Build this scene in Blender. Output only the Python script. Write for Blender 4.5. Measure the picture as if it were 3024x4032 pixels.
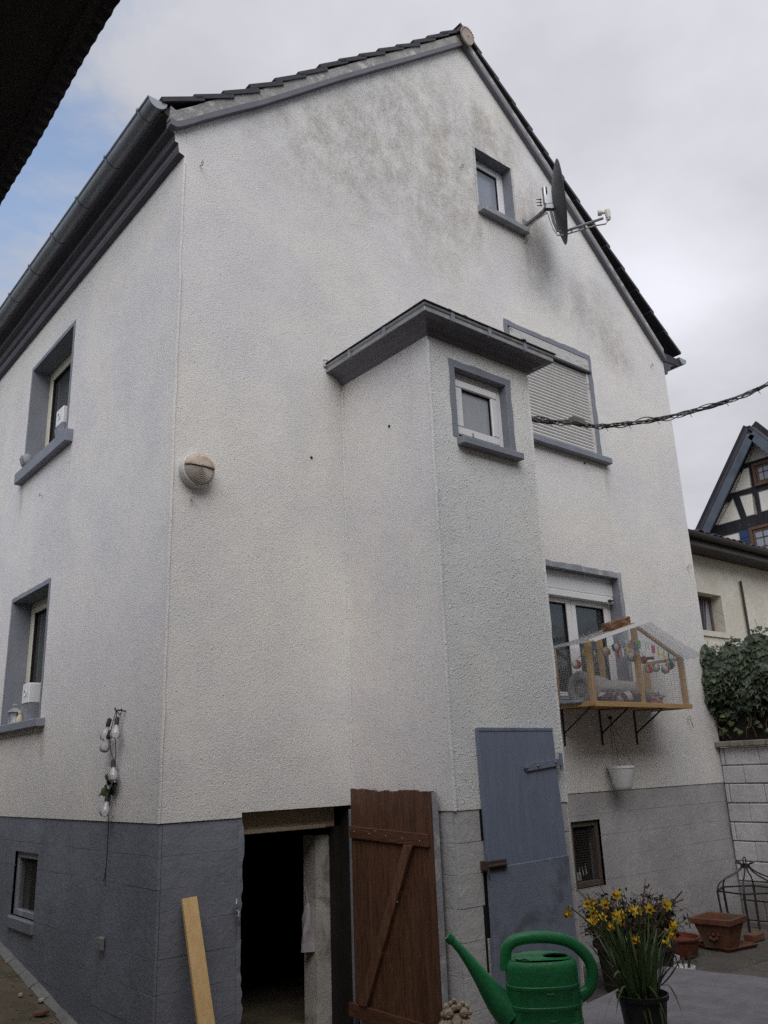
import bpy, bmesh, math, random
from mathutils import Vector, Matrix, geometry
random.seed(7)
R = math.radians
S = bpy.context.scene
for o in list(bpy.data.objects): bpy.data.objects.remove(o)
COL = S.collection

# ------------------------------------------------------------------ camera
cam = bpy.data.objects.new('camera', bpy.data.cameras.new('camera')); COL.objects.link(cam)
cam.data.sensor_fit = 'VERTICAL'; cam.data.sensor_height = 24.0
cam.data.lens = 24.0*3327/4032; cam.data.clip_end = 3000; cam.data.clip_start = .02
rt = Vector((.77431552, -.63168538, -.03753754)); upv = Vector((-.15737888, -.24969104, .95545082)); fw = Vector((.6129171, .73391278, .29275358))
m = Matrix((rt, upv, -fw)).transposed().to_4x4(); m.translation = (-2.5569, -5.4675, 1.65)
cam.matrix_world = m
S.camera = cam

# ------------------------------------------------------------------ world and sun
# shadows on the gable fall straight down: veiled sun high in front of the house; a thin bright gap in the deck at the right
SUN_EL, SUN_AZ = R(46), R(214)
SUN = Vector((math.sin(SUN_AZ)*math.cos(SUN_EL), math.cos(SUN_AZ)*math.cos(SUN_EL), math.sin(SUN_EL)))
GAP = Vector((.769, .420, .4815))
W = bpy.data.worlds.new('World'); S.world = W; W.use_nodes = True
nt = W.node_tree; nt.nodes.clear()
def wn(t, **k):
    n = nt.nodes.new(t)
    for a, b in k.items(): setattr(n, a, b)
    return n
def wmath(op, a, b=None, c=None, clamp=False):
    n = wn('ShaderNodeMath', operation=op, use_clamp=clamp)
    for i, q in enumerate((a, b, c)):
        if q is None: continue
        if isinstance(q, (int, float)): n.inputs[i].default_value = q
        else: nt.links.new(q, n.inputs[i])
    return n.outputs[0]
def wmap(v, a, b, c, d, smooth=True):
    n = wn('ShaderNodeMapRange', interpolation_type='SMOOTHSTEP' if smooth else 'LINEAR')
    nt.links.new(v, n.inputs[0])
    for i, q in enumerate((a, b, c, d)): n.inputs[i+1].default_value = q
    return n.outputs[0]
sky = wn('ShaderNodeTexSky', sky_type='NISHITA'); sky.sun_disc = False
sky.sun_elevation = SUN_EL; sky.sun_rotation = SUN_AZ; sky.air_density = 1.2; sky.dust_density = 1.5
tc = wn('ShaderNodeTexCoord'); D = tc.outputs['Generated']
sep = wn('ShaderNodeSeparateXYZ'); nt.links.new(D, sep.inputs[0])
zz = wmath('ADD', wmath('MAXIMUM', sep.outputs[2], 0.0), .22)
comb = wn('ShaderNodeCombineXYZ')
nt.links.new(wmath('DIVIDE', sep.outputs[0], zz), comb.inputs[0]); nt.links.new(wmath('DIVIDE', sep.outputs[1], zz), comb.inputs[1])
comb.inputs[2].default_value = 41.3
n1 = wn('ShaderNodeTexNoise'); n1.inputs['Scale'].default_value = 1.7; n1.inputs['Detail'].default_value = 9; n1.inputs['Roughness'].default_value = .64; n1.inputs['Distortion'].default_value = .35
n2 = wn('ShaderNodeTexNoise'); n2.inputs['Scale'].default_value = 1.6; n2.inputs['Detail'].default_value = 7; n2.inputs['Roughness'].default_value = .55
nt.links.new(comb.outputs[0], n1.inputs['Vector']); nt.links.new(comb.outputs[0], n2.inputs['Vector'])
dot = wn('ShaderNodeVectorMath', operation='DOT_PRODUCT'); nt.links.new(D, dot.inputs[0]); dot.inputs[1].default_value = GAP
mu = dot.outputs['Value']
# broken cloud away from the sun, a closed deck towards it
cover = wmath('ADD', n1.outputs[0], wmap(mu, .72, .92, .01, .30))
mask = wmap(cover, .38, .60, .15, 1.0)
glow = wmath('POWER', wmath('MAXIMUM', mu, 0.0), 160.0)
glow2 = wmath('POWER', wmath('MAXIMUM', mu, 0.0), 5.0)
bri = wmath('ADD', wmath('ADD', wmath('MULTIPLY', wmap(n2.outputs[0], .3, .7, 4.3, 6.0), wmath('ADD', .86, wmath('MULTIPLY', wmath('MAXIMUM', sep.outputs[2], 0.0), .45))), wmath('MULTIPLY', glow, 1.8)), wmath('MULTIPLY', glow2, .25))
cc = wn('ShaderNodeVectorMath', operation='SCALE'); cc.inputs[0].default_value = (.975, .987, 1.07); nt.links.new(bri, cc.inputs['Scale'])
mx = wn('ShaderNodeMix', data_type='RGBA'); nt.links.new(mask, mx.inputs['Factor'])
sk2 = wn('ShaderNodeVectorMath', operation='SCALE'); nt.links.new(sky.outputs[0], sk2.inputs[0]); sk2.inputs['Scale'].default_value = 2.0
nt.links.new(sk2.outputs[0], mx.inputs['A']); nt.links.new(cc.outputs[0], mx.inputs['B'])
bg = wn('ShaderNodeBackground'); bg.inputs['Strength'].default_value = .084
nt.links.new(mx.outputs['Result'], bg.inputs['Color'])
wo = wn('ShaderNodeOutputWorld'); nt.links.new(bg.outputs[0], wo.inputs[0])
sun = bpy.data.objects.new('sun', bpy.data.lights.new('sun', 'SUN')); COL.objects.link(sun)
sun.data.energy = 1.5; sun.data.angle = R(55); sun.data.color = (1, .975, .95)
sun.rotation_euler = (-SUN).to_track_quat('-Z', 'Y').to_euler()

# ------------------------------------------------------------------ render settings
S.view_settings.view_transform = 'Standard'; S.view_settings.look = 'None'
S.view_settings.exposure = 0.37; S.view_settings.gamma = 1.0; S.view_settings.use_curve_mapping = False
S.render.engine = 'CYCLES'
S.cycles.use_denoising = False   # keeps the grain of the roughcast
S.cycles.max_bounces = 8; S.cycles.transparent_max_bounces = 24

# ------------------------------------------------------------------ materials
class NT:
    def __init__(s, name):
        s.mat = bpy.data.materials.new(name); s.mat.use_nodes = True; s.t = s.mat.node_tree
        s.b = s.t.nodes['Principled BSDF']; s.out = s.t.nodes['Material Output']
        s.tc = s.n('ShaderNodeTexCoord'); s.P = s.tc.outputs['Object']
    def n(s, t, **k):
        q = s.t.nodes.new(t)
        for a, b in k.items(): setattr(q, a, b)
        return q
    def L(s, a, b): s.t.links.new(a, b)
    def put(s, sock, v):
        if isinstance(v, (int, float, tuple, list, Vector)): sock.default_value = v
        else: s.L(v, sock)
    def math(s, op, a, b=0.0, clamp=False):
        q = s.n('ShaderNodeMath', operation=op, use_clamp=clamp); s.put(q.inputs[0], a); s.put(q.inputs[1], b); return q.outputs[0]
    def mp(s, v, a, b, c=0.0, d=1.0, smooth=True):
        q = s.n('ShaderNodeMapRange', interpolation_type='SMOOTHSTEP' if smooth else 'LINEAR')
        s.put(q.inputs[0], v)
        for i, k in enumerate((a, b, c, d)): s.put(q.inputs[i+1], k)
        return q.outputs[0]
    def sc(s, v, k):
        q = s.n('ShaderNodeVectorMath', operation='MULTIPLY'); s.put(q.inputs[0], v); q.inputs[1].default_value = k; return q.outputs[0]
    def noise(s, scale, detail=3, rough=.5, dist=0, vec=None, stretch=None):
        v = vec or s.P
        if stretch: v = s.sc(v, stretch)
        q = s.n('ShaderNodeTexNoise'); s.L(v, q.inputs['Vector'])
        q.inputs['Scale'].default_value = scale; q.inputs['Detail'].default_value = detail
        q.inputs['Roughness'].default_value = rough; q.inputs['Distortion'].default_value = dist
        return q.outputs[0]
    def mix(s, f, a, b, blend='MIX'):
        q = s.n('ShaderNodeMix', data_type='RGBA', blend_type=blend); s.put(q.inputs['Factor'], f)
        for k, v in (('A', a), ('B', b)):
            s.put(q.inputs[k], (*v, 1) if isinstance(v, tuple) and len(v) == 3 else v)
        return q.outputs['Result']
    def bump(s, h, dist=.01, strength=1.0, prev=None):
        q = s.n('ShaderNodeBump'); s.L(h, q.inputs['Height']); q.inputs['Distance'].default_value = dist; q.inputs['Strength'].default_value = strength
        if prev is not None: s.L(prev, q.inputs['Normal'])
        return q.outputs[0]
    def fin(s, col, rough=.8, normal=None, metal=0, spec=.3):
        s.put(s.b.inputs['Base Color'], (*col, 1) if isinstance(col, tuple) and len(col) == 3 else col)
        s.put(s.b.inputs['Roughness'], rough); s.b.inputs['Metallic'].default_value = metal
        s.b.inputs['Specular IOR Level'].default_value = spec
        if normal is not None: s.L(normal, s.b.inputs['Normal'])
        return s.mat
def sca(c, k): return tuple(min(1, q*k) for q in c)
def simple(name, col, rough=.75, var=.18, vs=4, fs=60, bump=.002, bs=90, metal=0, spec=.3, stretch=None, dirt=None, dscale=3):
    s = NT(name)
    a = s.noise(vs, 4, .6, .4, stretch=stretch); b = s.noise(fs, 3, .6, stretch=stretch)
    f = s.math('ADD', s.math('MULTIPLY', a, .6), s.math('MULTIPLY', b, .4))
    c = s.mix(s.mp(f, .3, .7), sca(col, 1-var), sca(col, 1+var))
    if dirt:
        d = s.mp(s.noise(dscale, 6, .65, .6, stretch=stretch), .5, .68)
        c = s.mix(s.math('MULTIPLY', d, .8), c, dirt)
    nrm = s.bump(s.noise(bs, 4, .6, stretch=stretch), bump) if bump else None
    return s.fin(c, rough, nrm, metal, spec)
def blob(s, xyz, cen, rad):
    """soft patch of wear or painted shade centred on a place on the wall"""
    q = s.n('ShaderNodeVectorMath', operation='SUBTRACT'); s.L(xyz, q.inputs[0]); q.inputs[1].default_value = cen
    w = s.sc(q.outputs[0], tuple(1/r for r in rad))
    l = s.n('ShaderNodeVectorMath', operation='LENGTH'); s.L(w, l.inputs[0])
    return s.mp(l.outputs['Value'], 1.0, .15)
def stucco(name, col, stains_shade=True, scale=84, dist=.008, dirtamt=.5):
    s = NT(name)
    big = s.noise(.9, 5, .6, .8); mid = s.noise(5, 5, .6)
    c = s.mix(s.mp(big, .35, .68), sca(col, .95), tuple(min(1, q*k) for q, k in zip(col, (1.04, 1.03, .97))))
    c = s.mix(s.math('MULTIPLY', s.mp(mid, .45, .7), .22), c, sca(col, .8))
    warp = s.n('ShaderNodeVectorMath', operation='ADD')
    wv = s.n('ShaderNodeTexNoise'); s.L(s.P, wv.inputs['Vector']); wv.inputs['Scale'].default_value = 1.1; wv.inputs['Detail'].default_value = 4
    s.L(s.P, warp.inputs[0]); s.L(s.sc(wv.outputs['Color'], (.9, 0, .9)), warp.inputs[1])
    wp = warp.outputs[0]
    grain = s.noise(38, 4, .7, 1.0)
    streak = s.noise(3.4, 9, .74, 0, stretch=(1.15, 1.15, .85))
    speck = s.math('MULTIPLY', s.mp(grain, .38, .62), s.mp(streak, .33, .66))
    if stains_shade:
        o = (.45, 0, .45)
        def add(*bl):
            t = None
            for cen, rad, amp in bl:
                k = s.math('MULTIPLY', blob(s, wp, tuple(a+b for a, b in zip(cen, o)), rad), amp)
                t = k if t is None else s.math('ADD', t, k, clamp=True)
            return t
        ol = add(((2.3, 0, 8.0), (2.1, 9, 1.3), 1.0), ((3.2, 0, 8.7), (1.2, 9, 1.3), .8), ((1.2, 0, 7.2), (1.3, 9, 1.0), .6), ((2.9, 0, 7.1), (1.1, 9, 1.3), .6), ((5.6, 0, 6.9), (1.0, 9, .8), .85), ((4.6, 0, 7.2), (.9, 9, .8), .5))
        br = add(((3.9, 0, 8.9), (.75, 9, .75), .8), ((3.0, 0, 8.2), (.35, 9, .6), .6), ((4.55, 0, 8.0), (.45, 9, .8), .9), ((5.9, 0, 6.6), (.5, 9, .5), .3))
        gy = add(((4.62, 0, 7.45), (.42, 9, .55), .35), ((1.0, 0, 5.9), (1.6, 9, 1.8), .2), ((1.3, 0, 4.4), (.6, 9, 1.2), .25))  # first patch paints the dish's shadow, with some soot, onto the wall
        c = s.mix(s.math('MULTIPLY', s.math('MULTIPLY', ol, s.mp(streak, .36, .62, .22, 1)), .48), c, (.45, .425, .38))
        c = s.mix(s.math('MULTIPLY', s.math('MULTIPLY', br, s.mp(streak, .35, .6, .25, 1)), .46), c, (.43, .365, .31))
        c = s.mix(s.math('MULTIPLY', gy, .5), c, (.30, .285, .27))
        c = s.mix(s.math('MULTIPLY', s.math('MULTIPLY', s.math('ADD', ol, br, clamp=True), speck), .62), c, (.27, .245, .205))
    drips = None   # dirty runs left by water off the sill ends
    for cen, rad, amp in (((0, 3.74, 4.62), (9, .09, .34), .55), ((0, 2.27, 4.66), (9, .06, .22), .35), ((0, 2.42, 2.0), (9, .10, .30), .5), ((5.40, 0, 4.78), (.08, 9, .34), .4), ((3.56, 0, 7.40), (.07, 9, .35), .5), ((4.36, 0, 7.35), (.08, 9, .4), .5)):
        k = s.math('MULTIPLY', blob(s, s.P, cen, rad), amp); drips = k if drips is None else s.math('ADD', drips, k, clamp=True)
    c = s.mix(s.math('MULTIPLY', drips, s.mp(s.noise(30, 4, .6, 0, stretch=(1, 1, .2)), .3, .65, .3, 1)), c, (.36, .34, .32))
    c = s.mix(s.math('MULTIPLY', s.mp(s.noise(150, 2, .5), .66, .74), .35), c, (.2, .19, .18))
    patch = s.mp(s.noise(.7, 3, .6), .3, .7, .55, 1.25)   # float marks: the grain is heavier in some passes than others
    h1 = s.math('MULTIPLY', s.noise(scale, 4, .65, .7), patch)
    h2 = s.noise(7, 4, .6)
    h = s.math('ADD', s.math('ADD', h1, s.math('MULTIPLY', s.mp(s.noise(scale*.6, 2, .5, .3), .60, .72), .35)), s.math('MULTIPLY', h2, .5))

    return s.fin(c, .92, s.bump(h, dist), spec=.15)
WALL = (.785, .77, .768)
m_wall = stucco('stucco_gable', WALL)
m_side = stucco('stucco_side', (.78, .75, .745), stains_shade=False)
m_bayst = stucco('stucco_bay', (.755, .765, .77), stains_shade=False, scale=72, dist=.0115)
def plinthmat(name, col, dirt):
    s = NT(name)
    c = s.mix(s.mp(s.noise(1.7, 5, .6, .6), .35, .7), sca(col, .88), sca(col, 1.1))
    c = s.mix(s.math('MULTIPLY', s.mp(s.noise(4, 7, .7, .4), .56, .72), .5), c, dirt)
    c = s.mix(s.math('MULTIPLY', s.mp(s.noise(45, 3, .6), .68, .76), .25), c, sca(col, .6))
    run = s.mp(s.noise(2.4, 6, .6, .3, stretch=(2.2, 2.2, .25)), .56, .72)
    c = s.mix(s.math('MULTIPLY', run, .35), c, sca(dirt, .8))
    chip = s.mp(s.noise(7, 6, .72, .8), .675, .70)
    c = s.mix(s.math('MULTIPLY', chip, .75), c, sca(col, 1.7))
    h = s.math('ADD', s.math('ADD', s.noise(16, 5, .65, .5), s.math('MULTIPLY', s.noise(90, 3, .6), .35)), s.math('MULTIPLY', s.noise(3.5, 4, .6), 1.6))
    return s.fin(c, .7, s.bump(h, .007), spec=.3)
m_pl_dark = plinthmat('plinth_slate_paint', (.205, .218, .258), (.17, .178, .205))
m_pl_lite = plinthmat('plinth_taupe_paint', (.445, .44, .44), (.35, .335, .315))
m_grey = simple('window_grey_paint', (.215, .228, .265), .6, .12, bump=.003, bs=40)
m_grey_l = simple('window_grey_paint_worn', (.27, .28, .31), .7, .2, bump=.004, bs=40, dirt=(.5, .49, .47), dscale=7)
m_cornice = simple('cornice_dark_paint', (.085, .08, .095), .6, .15, bump=.002)
m_cornice2 = simple('cornice_mid_paint', (.15, .145, .17), .6, .12)
m_zinc = simple('zinc_gutter', (.26, .28, .31), .42, .2, 6, metal=.35, stretch=(1, .2, 1))
m_white = simple('upvc_white', (.74, .74, .75), .35, .04, bump=.0005, spec=.5)
m_cream_f = simple('window_cream_paint', (.66, .62, .50), .5, .08, bump=.001)
m_slat = simple('shutter_slat_grey', (.60, .59, .57), .45, .05, bump=.0006)
m_flake = simple('flaking_white_paint', (.56, .55, .53), .8, .1, bump=.004, dirt=(.20, .20, .22), dscale=6, stretch=(1, 1, 3))
m_verge = simple('verge_mortar', (.30, .29, .28), .9, .3, 3, bump=.008, bs=50, dirt=(.66, .63, .58), dscale=7)
m_tile = simple('roof_tile_dark', (.055, .052, .06), .7, .3, 3, bump=.003)
m_terra = simple('terracotta_disc', (.35, .29, .25), .85, .2, 20, bump=.003)
m_dark = simple('dark_void', (.012, .011, .012), .9, .2)
m_room = simple('room_wall_dark', (.06, .055, .05), .9, .2)
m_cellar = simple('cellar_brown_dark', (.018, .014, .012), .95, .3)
m_jamb = simple('old_plaster_jamb', (.44, .42, .39), .9, .2, bump=.005, dirt=(.16, .14, .11))
m_woodold = simple('old_lintel_wood', (.36, .30, .22), .9, .25, bump=.004, stretch=(.4, 1, 2))
def woodmat(name, a, b, axis, rough=.55, scratch=None, scl=1):
    s = NT(name); st = [9*scl, 9*scl, 9*scl]; st[axis] = .8
    g = s.noise(3, 6, .65, .8, stretch=tuple(st)); g2 = s.noise(14, 4, .6, .3, stretch=tuple(st))
    c = s.mix(s.mp(s.math('ADD', s.math('MULTIPLY', g, .6), s.math('MULTIPLY', g2, .4)), .33, .68), a, b)
    if scratch:
        c = s.mix(s.math('MULTIPLY', s.mp(s.noise(4.2, 7, .74, .4), .60, .70), .6), c, scratch)
    return s.fin(c, rough, s.bump(g2, .003), spec=.35)
m_brown = woodmat('brown_door_stain', (.058, .027, .017), (.155, .075, .043), 2, .45, (.27, .12, .04))
m_brown_y = woodmat('brown_rail_stain', (.06, .027, .017), (.155, .072, .042), 1, .45, (.25, .12, .05))
m_brace = woodmat('brown_brace_stain', (.085, .04, .025), (.20, .10, .057), 2, .5, (.32, .17, .08))
m_bluedoor = woodmat('slate_blue_door_paint', (.15, .18, .25), (.19, .225, .30), 2, .5, (.25, .27, .32))
m_bluedoor2 = simple('slate_blue_sheet', (.18, .205, .265), .5, .15, 3, bump=.003, dirt=(.10, .11, .13))
m_plank = woodmat('raw_pine_plank', (.56, .36, .155), (.70, .48, .23), 2, .6)
m_pine_z = woodmat('catio_pine_upright', (.44, .27, .10), (.58, .38, .165), 2, .6)
m_pine_x = woodmat('catio_pine_board', (.36, .22, .09), (.50, .32, .15), 0, .65)
m_dkwood = woodmat('weathered_dark_frame', (.07, .05, .04), (.13, .10, .08), 2, .8)
m_metal = simple('dark_steel', (.06, .06, .07), .5, .2, metal=.6)
m_steel = simple('galvanised_steel', (.36, .37, .39), .5, .15, metal=.6)
m_chrome = simple('bright_mast_steel', (.40, .40, .41), .38, .05, metal=1)
m_dish = simple('anthracite_dish', (.045, .048, .055), .45, .1, metal=.2)
m_arm = simple('dish_arm_grey', (.20, .20, .22), .4, .1, metal=.3)
m_lnb = simple('lnb_offwhite', (.62, .60, .52), .5, .08)
m_cablew = simple('pale_coax', (.50, .49, .45), .5, .1)
m_cableb = simple('black_cable', (.035, .033, .035), .6, .2)
m_cableg = simple('grey_cable', (.15, .14, .135), .6, .2)
m_lampring = simple('lamp_ring_aged', (.60, .58, .55), .5, .15, dirt=(.22, .17, .12), dscale=16)
m_lampglass = simple('lamp_ribbed_glass', (.36, .32, .275), .25, .15, 14, bump=.001, spec=.6)
m_lamptan = simple('lamp_hood_tan', (.54, .45, .36), .6, .2, 12, dirt=(.22, .14, .08), dscale=22)
m_wirem = simple('mesh_wire_pale', (.40, .40, .41), .5, .1, bump=0, metal=.3)
m_wired = simple('mesh_wire_dark', (.10, .09, .085), .6, .1, bump=0)
m_green = None
def glassmat(name, tint, refl_rough=.02, body=.12, bodycol=(.6, .62, .65)):
    s = NT(name)
    for n in list(s.t.nodes):
        if n.type == 'BSDF_PRINCIPLED': s.t.nodes.remove(n)
    tr = s.n('ShaderNodeBsdfTransparent'); tr.inputs[0].default_value = (*tint, 1)
    df = s.n('ShaderNodeBsdfDiffuse'); df.inputs[0].default_value = (*bodycol, 1)
    gl = s.n('ShaderNodeBsdfGlossy'); gl.inputs['Roughness'].default_value = refl_rough
    wob = s.bump(s.noise(2.5, 2), .004); s.L(wob, gl.inputs['Normal'])
    fr = s.n('ShaderNodeFresnel'); fr.inputs[0].default_value = 1.5
    m1 = s.n('ShaderNodeMixShader'); m1.inputs[0].default_value = body; s.L(tr.outputs[0], m1.inputs[1]); s.L(df.outputs[0], m1.inputs[2])
    m2 = s.n('ShaderNodeMixShader'); s.L(fr.outputs[0], m2.inputs[0]); s.L(m1.outputs[0], m2.inputs[1]); s.L(gl.outputs[0], m2.inputs[2])
    s.L(m2.outputs[0], s.out.inputs[0]); return s.mat
m_glass = glassmat('window_glass', (.85, .87, .88), body=.07, bodycol=(.55, .58, .62))
m_glass_s = glassmat('window_glass_hazed', (.8, .83, .82), body=.16, bodycol=(.42, .46, .45))  # grey haze in the glass body stands in for a paler reflection
def clearmat():
    s = NT('clear_corrugated_plastic')
    for n in list(s.t.nodes):
        if n.type == 'BSDF_PRINCIPLED': s.t.nodes.remove(n)
    tr = s.n('ShaderNodeBsdfTransparent'); tr.inputs[0].default_value = (.94, .945, .95, 1)
    df = s.n('ShaderNodeBsdfDiffuse'); df.inputs[0].default_value = (.8, .8, .82, 1)
    tl = s.n('ShaderNodeBsdfTranslucent'); tl.inputs[0].default_value = (.8, .8, .82, 1)
    gl = s.n('ShaderNodeBsdfGlossy'); gl.inputs['Roughness'].default_value = .25
    def mx(f, a, b):
        m = s.n('ShaderNodeMixShader'); s.put(m.inputs[0], f); s.L(a.outputs[0], m.inputs[1]); s.L(b.outputs[0], m.inputs[2]); return m
    body = mx(.55, df, tl); a = mx(s.mp(s.noise(9, 5, .7), .35, .75, .05, .18), tr, body); b = mx(.06, a, gl)
    s.L(b.outputs[0], s.out.inputs[0]); return s.mat
m_clear = clearmat()
m_bulbg = glassmat('bulb_glass', (.95, .95, .96), .05, .38, (.9, .9, .91))
m_frost = simple('frosted_pane', (.34, .36, .39), .25, .05, 2, bump=.001, spec=.6)
m_atticpane = simple('attic_pane', (.26, .28, .33), .12, .1, 2, bump=0, spec=.8)  # flat grey-blue stands in for pale sky reflected in the panes

# ------------------------------------------------------------------ geometry helpers
class MB:
    def __init__(s): s.v = []; s.f = []
    def add(s, vs, fs):
        k = len(s.v); s.v += [tuple(p) for p in vs]; s.f += [tuple(i+k for i in f) for f in fs]; return s
    def box(s, x0, x1, y0, y1, z0, z1):
        return s.add([(x0, y0, z0), (x1, y0, z0), (x1, y1, z0), (x0, y1, z0), (x0, y0, z1), (x1, y0, z1), (x1, y1, z1), (x0, y1, z1)],
                     [(0, 3, 2, 1), (4, 5, 6, 7), (0, 1, 5, 4), (1, 2, 6, 5), (2, 3, 7, 6), (3, 0, 4, 7)])
    def beam(s, a, b, w, h, up=(0, 0, 1)):
        a = Vector(a); b = Vector(b); d = (b-a).normalized(); u = Vector(up)
        r = d.cross(u)
        if r.length < 1e-4: r = d.cross(Vector((1, 0, 0)))
        r.normalize(); u = r.cross(d).normalized(); vs = []
        for p in (a, b):
            for i, j in ((-1, -1), (1, -1), (1, 1), (-1, 1)): vs.append(p+r*(w/2*i)+u*(h/2*j))
        return s.add(vs, [(3, 2, 1, 0), (4, 5, 6, 7), (0, 1, 5, 4), (1, 2, 6, 5), (2, 3, 7, 6), (3, 0, 4, 7)])
    def tube(s, pts, r, n=8, caps=True, flat=1.0):
        pts = [Vector(p) for p in pts]; rr = r if isinstance(r, (list, tuple)) else [r]*len(pts)
        k = len(pts); vs = []; fs = []; pu = None
        for i, p in enumerate(pts):
            d = (pts[min(i+1, k-1)]-pts[max(i-1, 0)]).normalized()
            if pu is None:
                pu = d.orthogonal().normalized() if abs(d.z) > .95 else d.cross(Vector((0, 0, 1))).normalized()
            u = (pu-d*pu.dot(d)).normalized(); w = d.cross(u); pu = u
            for j in range(n):
                a = 2*math.pi*j/n; vs.append(p+(u*math.cos(a)+w*math.sin(a)*flat)*rr[i])
        for i in range(k-1):
            for j in range(n):
                fs.append((i*n+j, i*n+(j+1) % n, (i+1)*n+(j+1) % n, (i+1)*n+j))
        if caps: fs.append(tuple(range(n-1, -1, -1))); fs.append(tuple(range((k-1)*n, k*n)))
        return s.add(vs, fs)
    def lathe(s, prof, cen, n=24, axis=(0, 0, 1), sx=1, sy=1, ph=0, xdir=None):
        ax = Vector(axis).normalized(); u = Vector(xdir).normalized() if xdir else ax.orthogonal().normalized()
        if abs(ax.z) > .99 and not xdir: u = Vector((1, 0, 0))
        w = ax.cross(u); cen = Vector(cen); vs = []; fs = []
        for r, h in prof:
            for j in range(n):
                a = 2*math.pi*j/n+ph; vs.append(cen+ax*h+(u*math.cos(a)*sx+w*math.sin(a)*sy)*r)
        for i in range(len(prof)-1):
            for j in range(n): fs.append((i*n+j, i*n+(j+1) % n, (i+1)*n+(j+1) % n, (i+1)*n+j))
        return s.add(vs, fs)
    def sphere(s, c, r, n=12, k=8, sc=(1, 1, 1)):
        vs = []; fs = []
        for i in range(k+1):
            t = math.pi*i/k
            for j in range(n):
                a = 2*math.pi*j/n
                vs.append((c[0]+r*sc[0]*math.sin(t)*math.cos(a), c[1]+r*sc[1]*math.sin(t)*math.sin(a), c[2]+r*sc[2]*math.cos(t)))
        for i in range(k):
            for j in range(n): fs.append((i*n+j, (i+1)*n+j, (i+1)*n+(j+1) % n, i*n+(j+1) % n))
        return s.add(vs, fs)
    def prism(s, poly, fn, d0, d1):
        """polygon in 2-D swept from depth d0 to d1; fn(u, v, d) -> 3-D"""
        n = len(poly); vs = [fn(u, v, d0) for u, v in poly]+[fn(u, v, d1) for u, v in poly]
        tri = geometry.tessellate_polygon([[Vector((u, v, 0)) for u, v in poly]])
        fs = [tuple(t) for t in tri]+[tuple(i+n for i in reversed(t)) for t in tri]
        fs += [(i, (i+1) % n, n+(i+1) % n, n+i) for i in range(n)]
        return s.add(vs, fs)
    def holed(s, outer, holes, fn):
        loops = [outer]+holes
        vs = [fn(u, v) for l in loops for u, v in l]
        tri = geometry.tessellate_polygon([[Vector((u, v, 0)) for u, v in l] for l in loops])
        return s.add(vs, [tuple(t) for t in tri])
PARENT_LOC = {}
def link(name, me, parent=None):
    o = bpy.data.objects.new(name, me); COL.objects.link(o)
    if parent is not None:
        o.parent = parent
        if parent.name in PARENT_LOC: o.matrix_parent_inverse = Matrix.Translation(-PARENT_LOC[parent.name])
    return o
def obj(name, mb, mat, parent=None, smooth=False, bevel=0, seg=1, fixn=True):
    me = bpy.data.meshes.new(name); me.from_pydata(mb.v, [], mb.f)
    if fixn:
        bm = bmesh.new(); bm.from_mesh(me); bmesh.ops.recalc_face_normals(bm, faces=bm.faces); bm.to_mesh(me); bm.free()
    me.materials.append(mat)
    if smooth:
        me.polygons.foreach_set('use_smooth', [True]*len(me.polygons))
        me.set_sharp_from_angle(angle=R(40))
    me.update()
    o = link(name, me, parent)
    if bevel:
        b = o.modifiers.new('bevel', 'BEVEL'); b.width = bevel; b.segments = seg; b.limit_method = 'ANGLE'
    return o
def thing(name, label, cat, loc, group=None):
    o = bpy.data.objects.new(name, None); COL.objects.link(o); o.location = loc; o.empty_display_size = .1
    PARENT_LOC[o.name] = Vector(loc); tag(o, label, cat, group); return o
def tag(o, label, cat, group=None):
    o['label'] = label; o['category'] = cat
    if group: o['group'] = group
    return o
def jit(a): return random.uniform(-a, a)
def rect(a, b, c, d): return [(a, c), (b, c), (b, d), (a, d)]
def wobble_ring(x0, x1, z0, z1, w, j=.006, step=.09, sides='LRTB'):
    """outer (wobbly hand-painted) and inner outlines of a painted border"""
    a, b, c, d = x0-(w if 'L' in sides else 0), x1+(w if 'R' in sides else 0), z0-(w if 'B' in sides else 0), z1+(w if 'T' in sides else 0)
    pts = []
    def run(p, q):
        n = max(1, int(math.hypot(q[0]-p[0], q[1]-p[1])/step))
        for i in range(n):
            t = i/n; pts.append((p[0]+(q[0]-p[0])*t+jit(j), p[1]+(q[1]-p[1])*t+jit(j)))
    run((a, c), (b, c)); run((b, c), (b, d)); run((b, d), (a, d)); run((a, d), (a, c))
    return pts
def subtract(r, h):
    x0, x1, z0, z1 = r; a, b, c, d = h
    if a >= x1 or b <= x0 or c >= z1 or d <= z0: return [r]
    out = []
    if x0 < a: out.append((x0, a, z0, z1))
    if b < x1: out.append((b, x1, z0, z1))
    xa, xb = max(x0, a), min(x1, b)
    if z0 < c: out.append((xa, xb, z0, c))
    if d < z1: out.append((xa, xb, d, z1))
    return [q for q in out if q[1]-q[0] > .004 and q[3]-q[2] > .004]
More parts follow.
